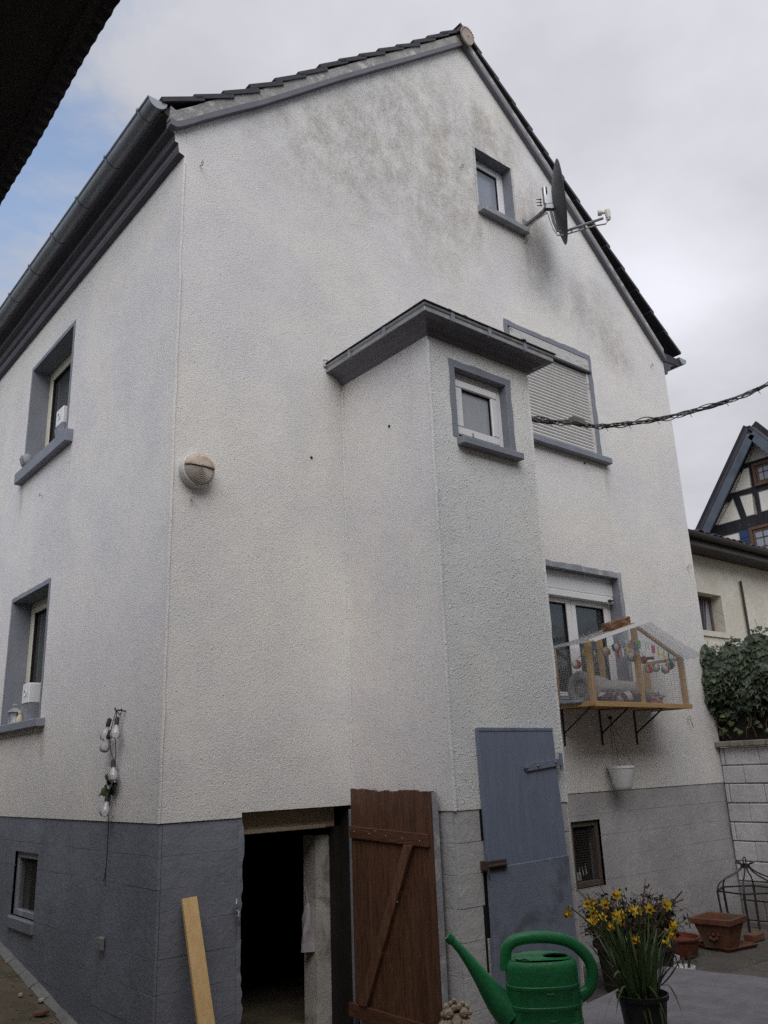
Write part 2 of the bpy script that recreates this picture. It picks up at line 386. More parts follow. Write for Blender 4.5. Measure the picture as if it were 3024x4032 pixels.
def blocks(parent, mat, u0, u1, zs, blen, fn, holes=(), gap=.0016, vgap=.0002, depth=.02, proud=.0012, bev=.0012, name='block', off=0.0):
    """courses of blocks; fn(u, d, z) -> 3-D with d = 0 at the face and positive into the wall"""
    for ci in range(len(zs)-1):
        z0, z1 = zs[ci]+gap/2, zs[ci+1]-gap/2
        u = u0-(blen*.5 if ci % 2 else 0)-off
        while u < u1:
            a, b = max(u+vgap/2, u0), min(u+blen-vgap/2, u1); u += blen
            if b-a < .02: continue
            rs = [(a, b, z0, z1)]
            for h in holes: rs = [q for r in rs for q in subtract(r, h)]
            p = jit(proud)
            for (xa, xb, za, zb) in rs:
                mb = MB(); t = [fn(xa, p, za), fn(xb, p, za), fn(xb, depth, za), fn(xa, depth, za), fn(xa, p, zb), fn(xb, p, zb), fn(xb, depth, zb), fn(xa, depth, zb)]
                # settle each arris a little so joints wander
                t = [tuple(Vector(q)+Vector((0, 0, jit(.0012)))) for q in t]
                mb.add(t, [(0, 3, 2, 1), (4, 5, 6, 7), (0, 1, 5, 4), (1, 2, 6, 5), (2, 3, 7, 6), (3, 0, 4, 7)])
                obj(name, mb, mat, parent, bevel=bev)

ZG = -.10
# ------------------------------------------------------------------ ground
def gz(x, y):
    z = ZG
    if x < .6: z += max(0.0, y-.75)*.164*min(1, max(0, (.6-x)/.5))
    return min(z, 2.0)
mb = MB(); xs = [-400, -60, -12, -5, -3, -2, -1.5, -1, -.6, -.3, 0, .2, .6, 1.2, 2, 3, 4, 5, 6, 7, 9, 15, 60, 400]; ys = [-400, -60, -15, -8, -5, -4, -3, -2, -1, 0, .4, .75, 1.2, 1.8, 2.5, 3.5, 5, 8, 13.5, 60, 400]
vs = [(x, y, gz(x, y)) for y in ys for x in xs]; n = len(xs)
mb.add(vs, [(j*n+i, j*n+i+1, (j+1)*n+i+1, (j+1)*n+i) for j in range(len(ys)-1) for i in range(n-1)])
def groundmat():
    s = NT('damp_mossy_concrete')
    c = s.mix(s.mp(s.noise(1.5, 6, .6, .5), .35, .68), (.105, .082, .055), (.165, .135, .095))
    c = s.mix(s.math('MULTIPLY', s.mp(s.noise(4, 6, .7, .6), .5, .66), .7), c, (.065, .07, .035))
    c = s.mix(s.math('MULTIPLY', s.mp(s.noise(60, 4, .7), .62, .72), .6), c, (.24, .21, .17))
    return s.fin(c, .85, s.bump(s.math('ADD', s.noise(9, 5, .6), s.math('MULTIPLY', s.noise(80, 3, .6), .3)), .02))
g = obj('ground', mb, groundmat(), smooth=True); g['kind'] = 'structure'
m_slab = simple('paving_slab_stone', (.105, .095, .085), .8, .3, 2.5, bump=.006, bs=30, dirt=(.06, .06, .045), dscale=2.5)
m_slab2 = simple('paving_slab_stone_pale', (.125, .115, .105), .8, .3, 2.5, bump=.006, bs=30, dirt=(.06, .06, .045), dscale=2.5)
for i in range(9):
    for j in range(5):
        x = 2.85+i*.52+(.0 if j % 2 else .2); y = -.06-j*.52
        if x > 6.8: continue
        a = min(x+.505, 6.93)
        mb = MB().box(x+jit(.006), a+jit(.004), y-.505+jit(.006), y+jit(.005), ZG-.03, ZG+.013+jit(.004))
        obj('paving_slab', mb, random.choice((m_slab, m_slab2)), g, bevel=.008)
# mortar fillet along the foot of the side wall, rising with the alley
mb = MB()
for i in range(24):
    y0, y1 = i*.3, (i+1)*.3; 
    w = .05+jit(.02)
    mb.add([(-w, y0, gz(-.1, y0)+.004), (.03, y0, gz(0, y0)+.05), (.03, y1, gz(0, y1)+.05), (-.05, y1, gz(-.1, y1)+.004)], [(0, 1, 2, 3)])
k = obj('mortar_fillet', mb, simple('mortar_fillet_grey', (.20, .195, .19), .9, .25, 6, bump=.008, bs=30), g)

# ------------------------------------------------------------------ house
H = thing('house', 'old two-storey house with white roughcast gable and dark painted plinth', 'house', (3.5, 4.5, ZG))
DEP = 9.0; ZP = 1.376
LOWL = [(-.15, 6.80), (-.07, 6.82), (.16, 7.018), (.69, 7.456), (1.545, 8.221), (2.59, 9.121), (3.49, 9.905)]
LOWR = [(3.49, 9.905), (4.89, 8.718), (7.0, 6.742)]
CORN = [(0, 6.60), (-.05, 6.615), (-.058, 6.70), (-.088, 6.705), (-.094, 6.78), (-.148, 6.80), (-.14, 6.86), (-.115, 6.90)]
# gable wall with openings
AT = (3.586, 4.195, 7.708, 8.516); SH = (3.885, 5.29, 5.04, 6.30); KI = (3.95, 5.375, 2.215, 3.61); CE = (.614, 1.553, -.3, 1.41)
outer = [(.0, ZP), (CE[0], ZP), (CE[0], CE[3]), (CE[1], CE[3]), (1.5845, CE[3]), (1.5845, ZP), (7.0, ZP), (7.0, 6.75)] + [(a, b+.04) for a, b in reversed(LOWR)] + [(a, b+.04) for a, b in reversed(LOWL[1:-1])] + [(-.10, 6.93)] + list(reversed(CORN))
out2 = []
for p in outer:
    if not out2 or (abs(p[0]-out2[-1][0])+abs(p[1]-out2[-1][1])) > 1e-4: out2.append(p)
mb = MB().holed(out2, [rect(*AT), rect(*SH), rect(*KI)], lambda u, v: (u, 0, v))
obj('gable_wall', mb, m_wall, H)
mb = MB()
for a, b in (((0, ZP), (CE[0], ZP)), ((1.5845, ZP), (7, ZP))): mb.add([(a[0], 0, ZP), (b[0], 0, ZP), (b[0], .05, ZP), (a[0], .05, ZP)], [(0, 1, 2, 3)])
mb.add([(7, 0, ZG-.2), (7, DEP, ZG-.2), (7, DEP, 6.8), (7, 0, 6.8)], [(0, 1, 2, 3)])
mb.add([(0, DEP, ZG), (7, DEP, ZG), (7, DEP, 6.8), (3.5, DEP, 10), (0, DEP, 6.8)], [(0, 1, 2, 3, 4)])
obj('rear_wall', mb, m_side, H)
LU = (2.44, 3.71, 4.93, 6.15); LM = (2.574, 3.68, 2.225, 3.47)
mb = MB().holed([(0, ZP), (DEP, ZP), (DEP, 6.65), (0, 6.65)], [rect(*LU), rect(*LM)], lambda u, v: (0, u, v))
mb.add([(0, 0, ZP), (0, DEP, ZP), (.05, DEP, ZP), (.05, 0, ZP)], [(0, 1, 2, 3)])
obj('side_wall', mb, m_side, H)
# corner bead: slightly uneven arris where the two coats of roughcast meet
mb = MB(); z = ZP; pts = []
while z < 6.6: pts.append((.002+jit(.004), .002+jit(.004), z)); z += .12
mb.tube(pts, .011, 6); obj('corner_bead', mb, m_side, H, smooth=True)

# plinth
ZS = [-.30, -.03, .17, .37, .57, .77, .972, 1.171, ZP-.001]
VL = (2.32, 2.94, .565, 1.09); VR = (4.157, 4.6, .53, 1.12)
p1 = obj('plinth', MB().box(.022, .05, .03, DEP, -.3, ZP-.002).box(.022, CE[0], .022, .05, -.3, ZP-.002), m_pl_dark, H, bevel=0); p1['label'] = 'slate grey painted plinth of the side wall and corner'
# leave the vent opening free in the backing
bpy.data.objects.remove(p1)
mb = MB()
for r in subtract((.03, DEP, -.3, ZP-.002), VL): mb.box(.022, .05, r[0], r[1], r[2], r[3])
mb.box(.022, CE[0], .022, .052, -.3, ZP-.002)
p1 = obj('plinth', mb, m_pl_dark, H); p1['label'] = 'slate grey painted plinth of the side wall and corner'
blocks(p1, m_pl_dark, .008, 5.2, ZS, .50, lambda u, d, z: (.008+d, u, z), [VL])
blocks(p1, m_pl_dark, .031, CE[0], ZS, .46, lambda u, d, z: (u, .008+d, z))
mb = MB()
for r in subtract((2.70, 7.0, -.3, ZP-.002), VR): mb.box(r[0], r[1], .022, .05, r[2], r[3])
p2 = obj('plinth', mb, m_pl_lite, H); p2['label'] = 'taupe painted plinth under the cat enclosure'
blocks(p2, m_pl_lite, 2.76, 6.99, ZS, .50, lambda u, d, z: (u, .008+d, z), [VR])

# roof
def rz(x):  # verge lower line
    L = LOWL+LOWR[1:]
    for (a, b), (c, d) in zip(L, L[1:]):
        if a <= x <= c: return b+(d-b)*(x-a)/(c-a)
    return L[-1][1]
top = [(a, b+.15) for a, b in LOWL[1:]]+[(a, b+.15) for a, b in LOWR[1:]]
body = [(-.22, 6.93)]+[(a, b+.03) for a, b in LOWL[1:]]+[(a, b+.03) for a, b in LOWR[1:]]+[(7.36, 6.80), (7.36, 6.90)]+[(a, b+.16) for a, b in reversed(LOWR)]+[(a, b+.16) for a, b in reversed(LOWL[1:-1])]+[(-.25, 6.98)]
roof = obj('roof', MB().prism(body, lambda u, v, d: (u, d, v), -.02, DEP+.1), m_tile, H); roof['label'] = 'dark tiled pitched roof'
# verge: plaster band and its dark moulding, swept in short lengths
lowpath = [(-.16, 6.80), (-.11, 6.795), (-.06, 6.825), (.04, 6.91), (.16, 7.018), (.42, 7.235), (.69, 7.456), (1.1, 7.82), (1.545, 8.221), (2.05, 8.66), (2.59, 9.121), (3.49, 9.905)]
rpath = [(3.49, 9.905), (4.2, 9.305), (4.89, 8.718), (5.6, 8.06), (6.3, 7.40), (6.98, 6.76)]
def band(path, o0, o1, y0, y1, mat, name, par, jt=0):
    mb = MB(); P = []
    for i, (x, z) in enumerate(path):
        P.append(((x, z+o0), (x, z+o1+jit(jt))))
    vs = []
    for a, b in P: vs += [(a[0], y0, a[1]), (b[0], y0, b[1]), (a[0], y1, a[1]), (b[0], y1, b[1])]
    fs = []
    for i in range(len(P)-1):
        k = 4*i; fs += [(k, k+4, k+5, k+1), (k+1, k+5, k+7, k+3), (k, k+2, k+6, k+4)]
    fs += [(0, 1, 3, 2), (len(vs)-4, len(vs)-2, len(vs)-1, len(vs)-3)]
    return obj(name, mb.add(vs, fs), mat, par)
band(lowpath, .045, .185, -.045, .02, m_verge, 'verge_band', roof, .008)
band(rpath, .045, .185, -.045, .02, m_verge, 'verge_band', roof, .008)
band(lowpath, 0, .06, -.062, .02, m_cornice2, 'verge_moulding', roof)
band(rpath, 0, .06, -.062, .02, m_cornice2, 'verge_moulding', roof)
# tiles: each verge and field tile an object sharing one mesh
def tile_mesh():
    mb = MB(); L, Wd, T = .43, .30, .022
    mb.box(0, L, 0, Wd, -T, 0); mb.box(0, L, 0, .028, -.040, -T+.001); mb.box(.004, L, Wd-.05, Wd, 0, .016)
    me = bpy.data.meshes.new('roof_tile'); me.from_pydata(mb.v, [], mb.f); me.materials.append(m_tile); return me
TM = tile_mesh()
NOSE = [(-.25, 7.008), (.034, 7.2), (.306, 7.395), (.573, 7.612), (.841, 7.836), (1.098, 8.07), (1.36, 8.31), (1.607, 8.533), (1.866, 8.758), (2.134, 8.988), (2.393, 9.207), (2.646, 9.425), (2.88, 9.641), (3.106, 9.844)]
def put_tile(x, z, ang, y, flip):
    o = bpy.data.objects.new('roof_tile', TM); COL.objects.link(o); o.parent = roof
    if not flip: o.matrix_local = Matrix.Translation((x+jit(.006), y, z+jit(.004))) @ Matrix.Rotation(-ang+jit(.012), 4, 'Y')
    else: o.matrix_local = Matrix.Translation((x+jit(.006), y+.30, z+jit(.004))) @ Matrix.Rotation(math.pi, 4, 'Z') @ Matrix.Rotation(-ang+jit(.012), 4, 'Y')
for j in range(3):
    for i, (x, z) in enumerate(NOSE):
        nx, nz = NOSE[min(i+1, len(NOSE)-1)]; px, pz = NOSE[max(i-1, 0)]
        a = math.atan2(nz-pz, nx-px)-.075
        put_tile(x, z+.012, a, -.062+j*.29, False)
    for i in range(14):
        t = i/13.0; x = 7.40-t*(7.40-3.80); z = 6.93+t*(9.915-6.93)
        if i == 0: z += .02
        put_tile(x, z+.035, math.atan2(9.915-6.93, 3.6)-.075, -.062+j*.29, True)
# ridge tiles
for j in range(5):
    y0 = -.10+j*.38
    mb = MB(); N = 10; vs = []
    for y, r in ((y0, .135), (y0+.40, .12)):
        for k in range(N+1):
            a = math.pi*k/N; vs.append((3.50+r*math.cos(a)*1.0, y, 10.0+r*math.sin(a)))
        for k in range(N+1):
            a = math.pi*(N-k)/N; vs.append((3.50+(r-.018)*math.cos(a), y, 10.0+(r-.018)*math.sin(a)))
    n = 2*(N+1)
    mb.add(vs, [(k, (k+1) % n, n+(k+1) % n, n+k) for k in range(n)]+[tuple(range(n)), tuple(range(2*n-1, n-1, -1))])
    obj('ridge_tile', mb, m_tile, roof, smooth=True)
# terracotta end disc: shield-shaped with scalloped relief
shield = [(.105*math.cos(a), .12*math.sin(a)) for a in [math.pi*k/14 for k in range(15)]]+[(-.09, -.06), (-.055, -.12), (0, -.15), (.055, -.12), (.09, -.06)]
sd = obj('ridge_end_disc', MB().prism(shield, lambda u, v, d: (3.50+u, d, 10.0+v), -.125, -.098), m_terra, roof, bevel=.004)
mb = MB()
for k in range(9):
    a = math.pi*(k+.5)/9; mb.sphere((3.5+.095*math.cos(a), -.127, 10.0+.10*math.sin(a)), .010, 8, 6)
mb.sphere((3.5, -.127, 9.985), .012, 8, 6)
bpy.context.view_layer.update()
obj('disc_relief', mb, m_terra, roof)

# eaves cornice, soffit and gutter, left
def along(poly, name, mat, par, y0=.004, y1=DEP): return obj(name, MB().prism(poly, lambda u, v, d: (u, d, v), y0, y1), mat, par)
along([(.0, 6.60), (-.05, 6.615), (-.056, 6.655), (0, 6.655)], 'cornice_band', m_cornice, H)
along([(0, 6.656), (-.057, 6.656), (-.058, 6.70), (-.088, 6.705), (0, 6.706)], 'cornice_band', m_cornice2, H)
along([(0, 6.707), (-.088, 6.707), (-.094, 6.78), (-.148, 6.80), (-.14, 6.86), (-.115, 6.90), (-.25, 6.93), (-.25, 6.95), (0, 6.95)], 'cornice_band', m_cornice, H, .006)
gut = MB(); N = 12; GX, GZ2, GR = -.268, 6.992, .078
def gutter(mb, gx, gzz, gr, y0, y1, th=.004):
    vs = []
    for y in (y0, y1):
        for k in range(N+1):
            a = math.pi+math.pi*k/N; vs.append((gx+gr*math.cos(a), y, gzz+gr*math.sin(a)))
        for k in range(N+1):
            a = 2*math.pi-math.pi*k/N; vs.append((gx+(gr-th)*math.cos(a), y, gzz+(gr-th)*math.sin(a)))
    n = 2*(N+1)
    mb.add(vs, [(k, (k+1) % n, n+(k+1) % n, n+k) for k in range(n)])
gutter(gut, GX, GZ2, GR, -.035, DEP)
gut.tube([(GX-GR-.004, -.035, GZ2), (GX-GR-.004, DEP, GZ2)], .009, 6)
G1 = obj('gutter', gut, m_zinc, H, smooth=True); G1['label'] = 'zinc half-round gutter over the side wall'
def cap(y, gx, gzz, gr):
    pts = [(gx+gr*math.cos(math.pi+math.pi*k/N), gzz+gr*math.sin(math.pi+math.pi*k/N)) for k in range(N+1)]
    return MB().prism(pts, lambda u, v, d: (u, d, v), y-.004, y)
obj('gutter_end_cap', cap(-.036, GX, GZ2, GR+.003), m_steel, G1)
for i in range(12):
    y = .17+i*.70
    mb = MB(); gutter(mb, GX, GZ2, GR+.006, y-.013, y+.013, .005); mb.box(GX-GR-.02, GX-GR+.01, y-.013, y+.013, GZ2-.004, GZ2+.016)
    obj('gutter_bracket', mb, m_zinc, G1)
# right eave
along([(7.0, 6.585), (7.06, 6.60), (7.07, 6.66), (7.13, 6.67), (7.15, 6.73), (7.38, 6.84), (7.38, 6.88), (7.0, 6.9)], 'cornice_band', m_cornice, H, -.01)
mb = MB(); gutter(mb, 7.45, 6.93, .085, -.035, DEP); mb.tube([(7.54, -.035, 6.93), (7.54, DEP, 6.93)], .009, 6)
G2 = obj('gutter', mb, m_zinc, H, smooth=True); G2['label'] = 'zinc gutter end at the far right eave'
obj('gutter_end_cap', cap(-.036, 7.45, 6.93, .087), m_steel, G2)

# ------------------------------------------------------------------ windows
def win_part(label): 
    w = bpy.data.objects.new('window', None); COL.objects.link(w); w.parent = H; w.matrix_parent_inverse = Matrix.Translation(-PARENT_LOC[H.name]); w['label'] = label; w.empty_display_size = .1
    return w
def frame_bars(mb, a, b, c, d, w, fn, d0, d1):
    """four bars of a rectangular frame; fn(u, depth, z)"""
    def bx(u0, u1, z0, z1):
        t = [fn(u, dd, z) for z in (z0, z1) for u, dd in ((u0, d0), (u1, d0), (u1, d1), (u0, d1))]
        mb.add(t, [(0, 3, 2, 1), (4, 5, 6, 7), (0, 1, 5, 4), (1, 2, 6, 5), (2, 3, 7, 6), (3, 0, 4, 7)])
    bx(a, b, c, c+w); bx(a, b, d-w, d); bx(a, a+w, c+w, d-w); bx(b-w, b, c+w, d-w); return mb
def reveal(w, o, depth, fn, mat, bottom=True):
    a, b, c, d = o; mb = MB()
    q = [((a, c), (a, d)), ((b, c), (b, d)), ((a, d), (b, d))]+([((a, c), (b, c))] if bottom else [])
    for (u0, z0), (u1, z1) in q: mb.add([fn(u0, 0, z0), fn(u1, 0, z1), fn(u1, depth, z1), fn(u0, depth, z0)], [(0, 1, 2, 3)])
    obj('reveal', mb, mat, w)
def border(w, o, width, fn, mat, sides='LRTB', j=.006):
    a, b, c, d = o
    ring = wobble_ring(a, b, c, d, width, j, sides=sides)
    mb = MB().holed(ring, [[(a, c), (b, c), (b, d), (a, d)]], lambda u, v: fn(u, -.004, v))
    obj('painted_border', mb, mat, w)
def sill(w, u0, u1, z0, z1, out, inn, fn, mat):
    mb = MB(); t = []
    for z, dd in ((z0, -out), (z1-.012, -out), (z1, inn), (z0, inn)): t += [fn(u0, dd, z), fn(u1, dd, z)]
    mb.add(t, [(0, 1, 3, 2), (2, 3, 5, 4), (4, 5, 7, 6), (6, 7, 1, 0), (0, 2, 4, 6), (1, 7, 5, 3)])
    obj('sill', mb, mat, w, bevel=.006)
def pane(w, a, b, c, d, dep, fn, mat):
    obj('pane', MB().add([fn(a, dep, c), fn(b, dep, c), fn(b, dep, d), fn(a, dep, d), fn(a, dep+.006, c), fn(b, dep+.006, c), fn(b, dep+.006, d), fn(a, dep+.006, d)], [(0, 1, 2, 3), (7, 6, 5, 4), (0, 4, 5, 1), (1, 5, 6, 2), (2, 6, 7, 3), (3, 7, 4, 0)]), mat, w)
def room(w, a, b, c, d, d0, d1, fn, mat):
    mb = MB(); t = [fn(u, dd, z) for dd in (d0, d1) for u, z in ((a, c), (b, c), (b, d), (a, d))]
    mb.add(t, [(4, 5, 6, 7), (0, 1, 5, 4), (1, 2, 6, 5), (2, 3, 7, 6), (3, 0, 4, 7)]); obj('room_interior', mb, mat, w)
def curtain(w, a, b, c, d, dep, fn, mat, fold=.03, per=.09):
    mb = MB(); n = max(6, int((b-a)/.02)); vs = []
    for i in range(n+1):
        u = a+(b-a)*i/n; k = fold*math.sin(2*math.pi*u/per)*.5+jit(.003)
        vs += [fn(u, dep+k, c), fn(u, dep+k*.7, d)]
    mb.add(vs, [(2*i, 2*i+2, 2*i+3, 2*i+1) for i in range(n)]); obj('curtain', mb, mat, w, smooth=True)
fg = lambda u, d, z: (u, d, z)              # gable face
fs_ = lambda u, d, z: (d, u, z)             # side wall face
fb = lambda u, d, z: (u, -1.125+d, z)       # bay front
m_curt = simple('curtain_grey_green', (.40, .42, .38), .9, .2, 8, stretch=(6, 6, .3))
m_curt_b = simple('curtain_ochre_brown', (.62, .33, .15), .9, .2, 8, stretch=(6, 6, .3))
m_refl_bl = simple('reflection_steel_blue', (.30, .40, .48), .9, .2, 8, stretch=(6, 6, .3))  # colour stands in for blue reflections on the kitchen panes

def side_window(o, label, sillz, sy):
    w = win_part(label); a, b, c, d = o
    reveal(w, o, .21, fs_, m_grey); border(w, o, .045, fs_, m_grey, 'LRT', .005)
    sill(w, sy[0], sy[1], sillz[0], sillz[1], .075, .20, fs_, m_grey)
    obj('frame', frame_bars(MB(), a, b, c, d, .05, fs_, .19, .26), m_cream_f, w, bevel=.004)
    obj('sash', frame_bars(MB(), a+.055, b-.055, c+.055, d-.055, .06, fs_, .185, .25), m_cream_f, w, bevel=.006)
    obj('gasket', frame_bars(MB(), a+.113, b-.113, c+.113, d-.113, .012, fs_, .196, .24), m_dark, w)
    pane(w, a+.12, b-.12, c+.12, d-.12, .225, fs_, m_glass_s)
    curtain(w, a, b, c, d, .285, fs_, m_curt, .015); room(w, a-.3, b+.3, c-.3, d+.3, .27, 2.2, fs_, m_room)
    return w
side_window(LU, 'upper window of the side wall in a deep grey reveal', (4.79, 4.93), (2.22, 3.80))
side_window(LM, 'lower window of the side wall in a deep grey reveal', (2.14, 2.225), (2.39, 3.86))

# attic window
w = win_part('small attic window with weathered sill'); a, b, c, d = AT
reveal(w, AT, .17, fg, m_grey); border(w, AT, .03, fg, m_flake, 'LR', .008)
sill(w, 3.555, 4.34, 7.615, 7.705, .09, .16, fg, m_grey_l)
obj('frame', frame_bars(MB(), a, b, c, d, .05, fg, .14, .21), m_white, w, bevel=.004)
obj('sash', frame_bars(MB(), a+.052, b-.052, c+.052, d-.052, .05, fg, .135, .2), m_white, w, bevel=.005)
obj('gasket', frame_bars(MB(), a+.10, b-.10, c+.10, d-.10, .012, fg, .148, .19), m_dark, w)
pane(w, a+.107, b-.107, c+.107, d-.107, .165, fg, m_atticpane)

# roller shutter window
w = win_part('closed roller shutter window beside the bay'); a, b, c, d = SH
reveal(w, SH, .08, fg, m_grey); border(w, SH, .062, fg, m_grey, 'LRT', .009)
sill(w, 3.75, 5.43, 4.955, 5.04, .085, .06, fg, m_grey)
obj('shutter_box', MB().box(a+.03, b-.0, -.012, .07, d-.165, d-.015), m_flake, w, bevel=.004)
obj('box_lip', MB().box(a-.0, b+.03, -.022, .06, d-.19, d-.166), m_cornice, w)
obj('guide_rail', MB().box(b-.045, b-.001, .008, .06, c+.002, d-.19), m_flake, w, bevel=.003)
obj('guide_rail', MB().box(a+.001, a+.045, .008, .06, c+.002, d-.19), m_flake, w, bevel=.003)
ns = 27; h = (d-.19-c-.012)/ns
for i in range(ns):
    z0 = c+.012+i*h; mb = MB(); prof = [(.040, 0), (.028, .12*h), (.022, .45*h), (.028, .80*h), (.040, .90*h), (.046, .93*h), (.046, h)]
    vs = []
    for dd, zz_ in prof: vs += [(a+.046, dd, z0+zz_), (b-.046, dd, z0+zz_)]
    mb.add(vs, [(2*k, 2*k+1, 2*k+3, 2*k+2) for k in range(len(prof)-1)])
    obj('slat', mb, m_slat, w)
obj('shutter_backing', MB().box(a+.046, b-.046, .05, .06, c, d-.19), m_dark, w)

# kitchen window behind the cat enclosure
w = win_part('white double casement window behind the cat enclosure'); a, b, c, d = KI
reveal(w, KI, .16, fg, m_grey); border(w, KI, .062, fg, m_grey_l, 'LRT', .007)
obj('shutter_box', MB().box(a, b, .09, .17, d-.20, d), m_white, w, bevel=.005)
obj('shutter_bar', MB().box(a+.02, b-.02, .075, .13, d-.285, d-.205), m_white, w, bevel=.012)
obj('bar_catch', MB().box(b-.13, b-.06, .05, .075, d-.262, d-.245), m_metal, w)
obj('frame', frame_bars(MB(), a, b, c, d-.20, .055, fg, .15, .22), m_white, w, bevel=.005)
mid = 4.655
for (u0, u1) in ((a+.06, mid+.01), (mid+.015, b-.06)):
    obj('sash', frame_bars(MB(), u0, u1, c+.06, d-.26, .075, fg, .135, .20), m_white, w, bevel=.007)
    obj('gasket', frame_bars(MB(), u0+.072, u1-.072, c+.132, d-.332, .012, fg, .15, .19), m_dark, w)
    pane(w, u0+.08, u1-.08, c+.14, d-.34, .17, fg, m_glass)
obj('sash_step', MB().box(a+.08, mid-.03, .125, .136, c+.09, c+.10).box(mid+.05, b-.09, .125, .136, c+.09, c+.10), m_white, w)
obj('drain_cap', MB().box(mid-.16, mid-.11, .122, .136, c+.028, c+.05), m_white, w, bevel=.003)
curtain(w, a, a+.5, c, d, .24, fg, m_curt_b, .015); curtain(w, mid, mid+.30, c, d, .24, fg, m_curt_b, .015); curtain(w, mid+.31, b, c, d, .245, fg, m_refl_bl, .015)  # the steel blue sheet imitates reflections; the brown ones are curtains
room(w, a-.3, b+.3, c-.3, d+.3, .23, 2.2, fg, m_room)

# cellar openings in the plinth
def vent(o, fn, label, frm, mesh, mat_rev, mfr=None):
    w = win_part(label); a, b, c, d = o
    reveal(w, o, .16, lambda u, dd, z: fn(u, dd+.006, z), mat_rev)
    obj('frame', frame_bars(MB(), a+.004, b-.004, c+.004, d-.004, frm, fn, .03, .09), mfr or m_dkwood, w, bevel=.004)
    mb = MB(); u = a+frm; 
    while u < b-frm: mb.tube([fn(u, .055, c+frm), fn(u, .055, d-frm)], .0012, 3, False); u += mesh
    z = c+frm
    while z < d-frm: mb.tube([fn(a+frm, .055, z), fn(b-frm, .055, z)], .0012, 3, False); z += mesh
    k = obj('wire_mesh', mb, m_wired, w); k['kind'] = 'stuff'
    room(w, a, b, c, d, .16, 1.0, fn, m_cellar)
    return w
w = vent(VL, fs_, 'meshed cellar vent low in the slate side plinth', .05, .022, m_pl_dark, m_grey_l)
obj('vent_sill', MB().box(-.015, .03, VL[0]-.02, VL[1]+.02, VL[2]-.10, VL[2]-.002), m_pl_dark, w, bevel=.01)
w = vent(VR, fg, 'meshed cellar window in the taupe plinth by the bay', .05, .022, m_pl_lite)
obj('post', MB().box(4.36, 4.40, .20, .24, VR[2], VR[3]), m_jamb, w)
mb = MB()
for k in range(5):
    x = 4.22+k*.05+jit(.01); z = VR[2]+.10; mb.add([(x, .09, z), (x+.03, .10, z+jit(.02)), (x+.016+jit(.01), .11, z+.09+jit(.02))], [(0, 1, 2)])
mb.box(4.23, 4.38, .12, .17, VR[2]+.055, VR[2]+.12)
obj('white_scraps', mb, m_flake, w)

# ------------------------------------------------------------------ bay tower
BX0, BX1, BY, BT = 1.5845, 2.7526, -1.125, 4.97
bay = bpy.data.objects.new('bay', None); COL.objects.link(bay); bay.parent = H; bay.matrix_parent_inverse = Matrix.Translation(-PARENT_LOC[H.name]); bay['label'] = 'narrow projecting stair bay with its own small flat roof'
BW = (1.86, 2.463, 4.125, 4.735)
mb = MB().holed([(BX0, ZP), (BX1, ZP), (BX1, BT), (BX0, BT)], [rect(*BW)], lambda u, v: (u, BY, v))
mb.add([(BX0, BY, ZP), (BX1, BY, ZP), (BX1, BY+.04, ZP), (BX0, BY+.04, ZP)], [(0, 1, 2, 3)])
obj('bay_front_wall', mb, m_bayst, bay)
obj('bay_left_wall', MB().add([(BX0, 0, ZP), (BX0, BY, ZP), (BX0, BY, BT), (BX0, 0, BT), (BX0+.04, 0, ZP), (BX0+.04, BY, ZP)], [(0, 1, 2, 3), (0, 1, 5, 4)]), m_side, bay)
obj('bay_right_wall', MB().add([(BX1, 0, ZG), (BX1, BY, ZG), (BX1, BY, BT), (BX1, 0, BT)], [(0, 1, 2, 3)]), m_side, bay)
mb = MB(); z = ZP; p0 = []; p1_ = []; p2_ = []
while z < BT: p0.append((BX0+jit(.004), BY+jit(.004), z)); p1_.append((BX0-.004+jit(.004), -.006, z)); p2_.append((BX1+jit(.003), BY+jit(.003), z)); z += .09
mb.tube(p0, .012, 6).tube(p1_, .012, 6).tube(p2_, .010, 6); obj('corner_bead', mb, m_bayst, bay, smooth=True)
pb = obj('bay_plinth', MB().box(BX0+.022, BX1-.012, BY+.022, -.001, -.3, ZP-.002), m_pl_lite, bay)
def bblocks(*a, **k): blocks(bay, *a, **k)
bblocks(m_pl_lite, -1.095, -.002, ZS, .40, lambda u, d, z: (BX0+.008+d, u, z), off=.15)
bblocks(m_pl_lite, BX0+.010, 1.93, ZS, .45, lambda u, d, z: (u, BY+.008+d, z), proud=.004)
bblocks(m_pl_lite, 2.60, BX1-.004, ZS, .45, lambda u, d, z: (u, BY+.008+d, z), proud=.004)
# bay roof: coved soffit, zinc edging in lengths, felt top
RX0, RX1, RY = 1.40, 2.94, -1.31
def ringlevel(o, z): return [(BX0-o, .0, z), (BX0-o, BY-o, z), (BX1+o, BY-o, z), (BX1+o, .0, z)]
mb = MB(); prof = [(.003, 4.93), (.035, 4.945), (.045, 4.972), (.075, 4.985), (.105, 5.005), (.165, 5.010)]; vs = []
for o_, z in prof: vs += ringlevel(o_, z)
mb.add(vs, [(4*i+j, 4*i+j+1, 4*i+5+j, 4*i+4+j) for i in range(len(prof)-1) for j in range(3)])
obj('coved_soffit', mb, m_cornice2, bay)
mb = MB(); vs = ringlevel(.15, 5.011)+ringlevel(.178, 5.013)+ringlevel(.172, 5.055)+ringlevel(.18, 5.06)+ringlevel(.186, 5.082)+ringlevel(.15, 5.088)
mb.add(vs, [(4*i+j, 4*i+j+1, 4*i+5+j, 4*i+4+j) for i in range(5) for j in range(3)]+[(20, 21, 22, 23), (0, 1, 2, 3)])
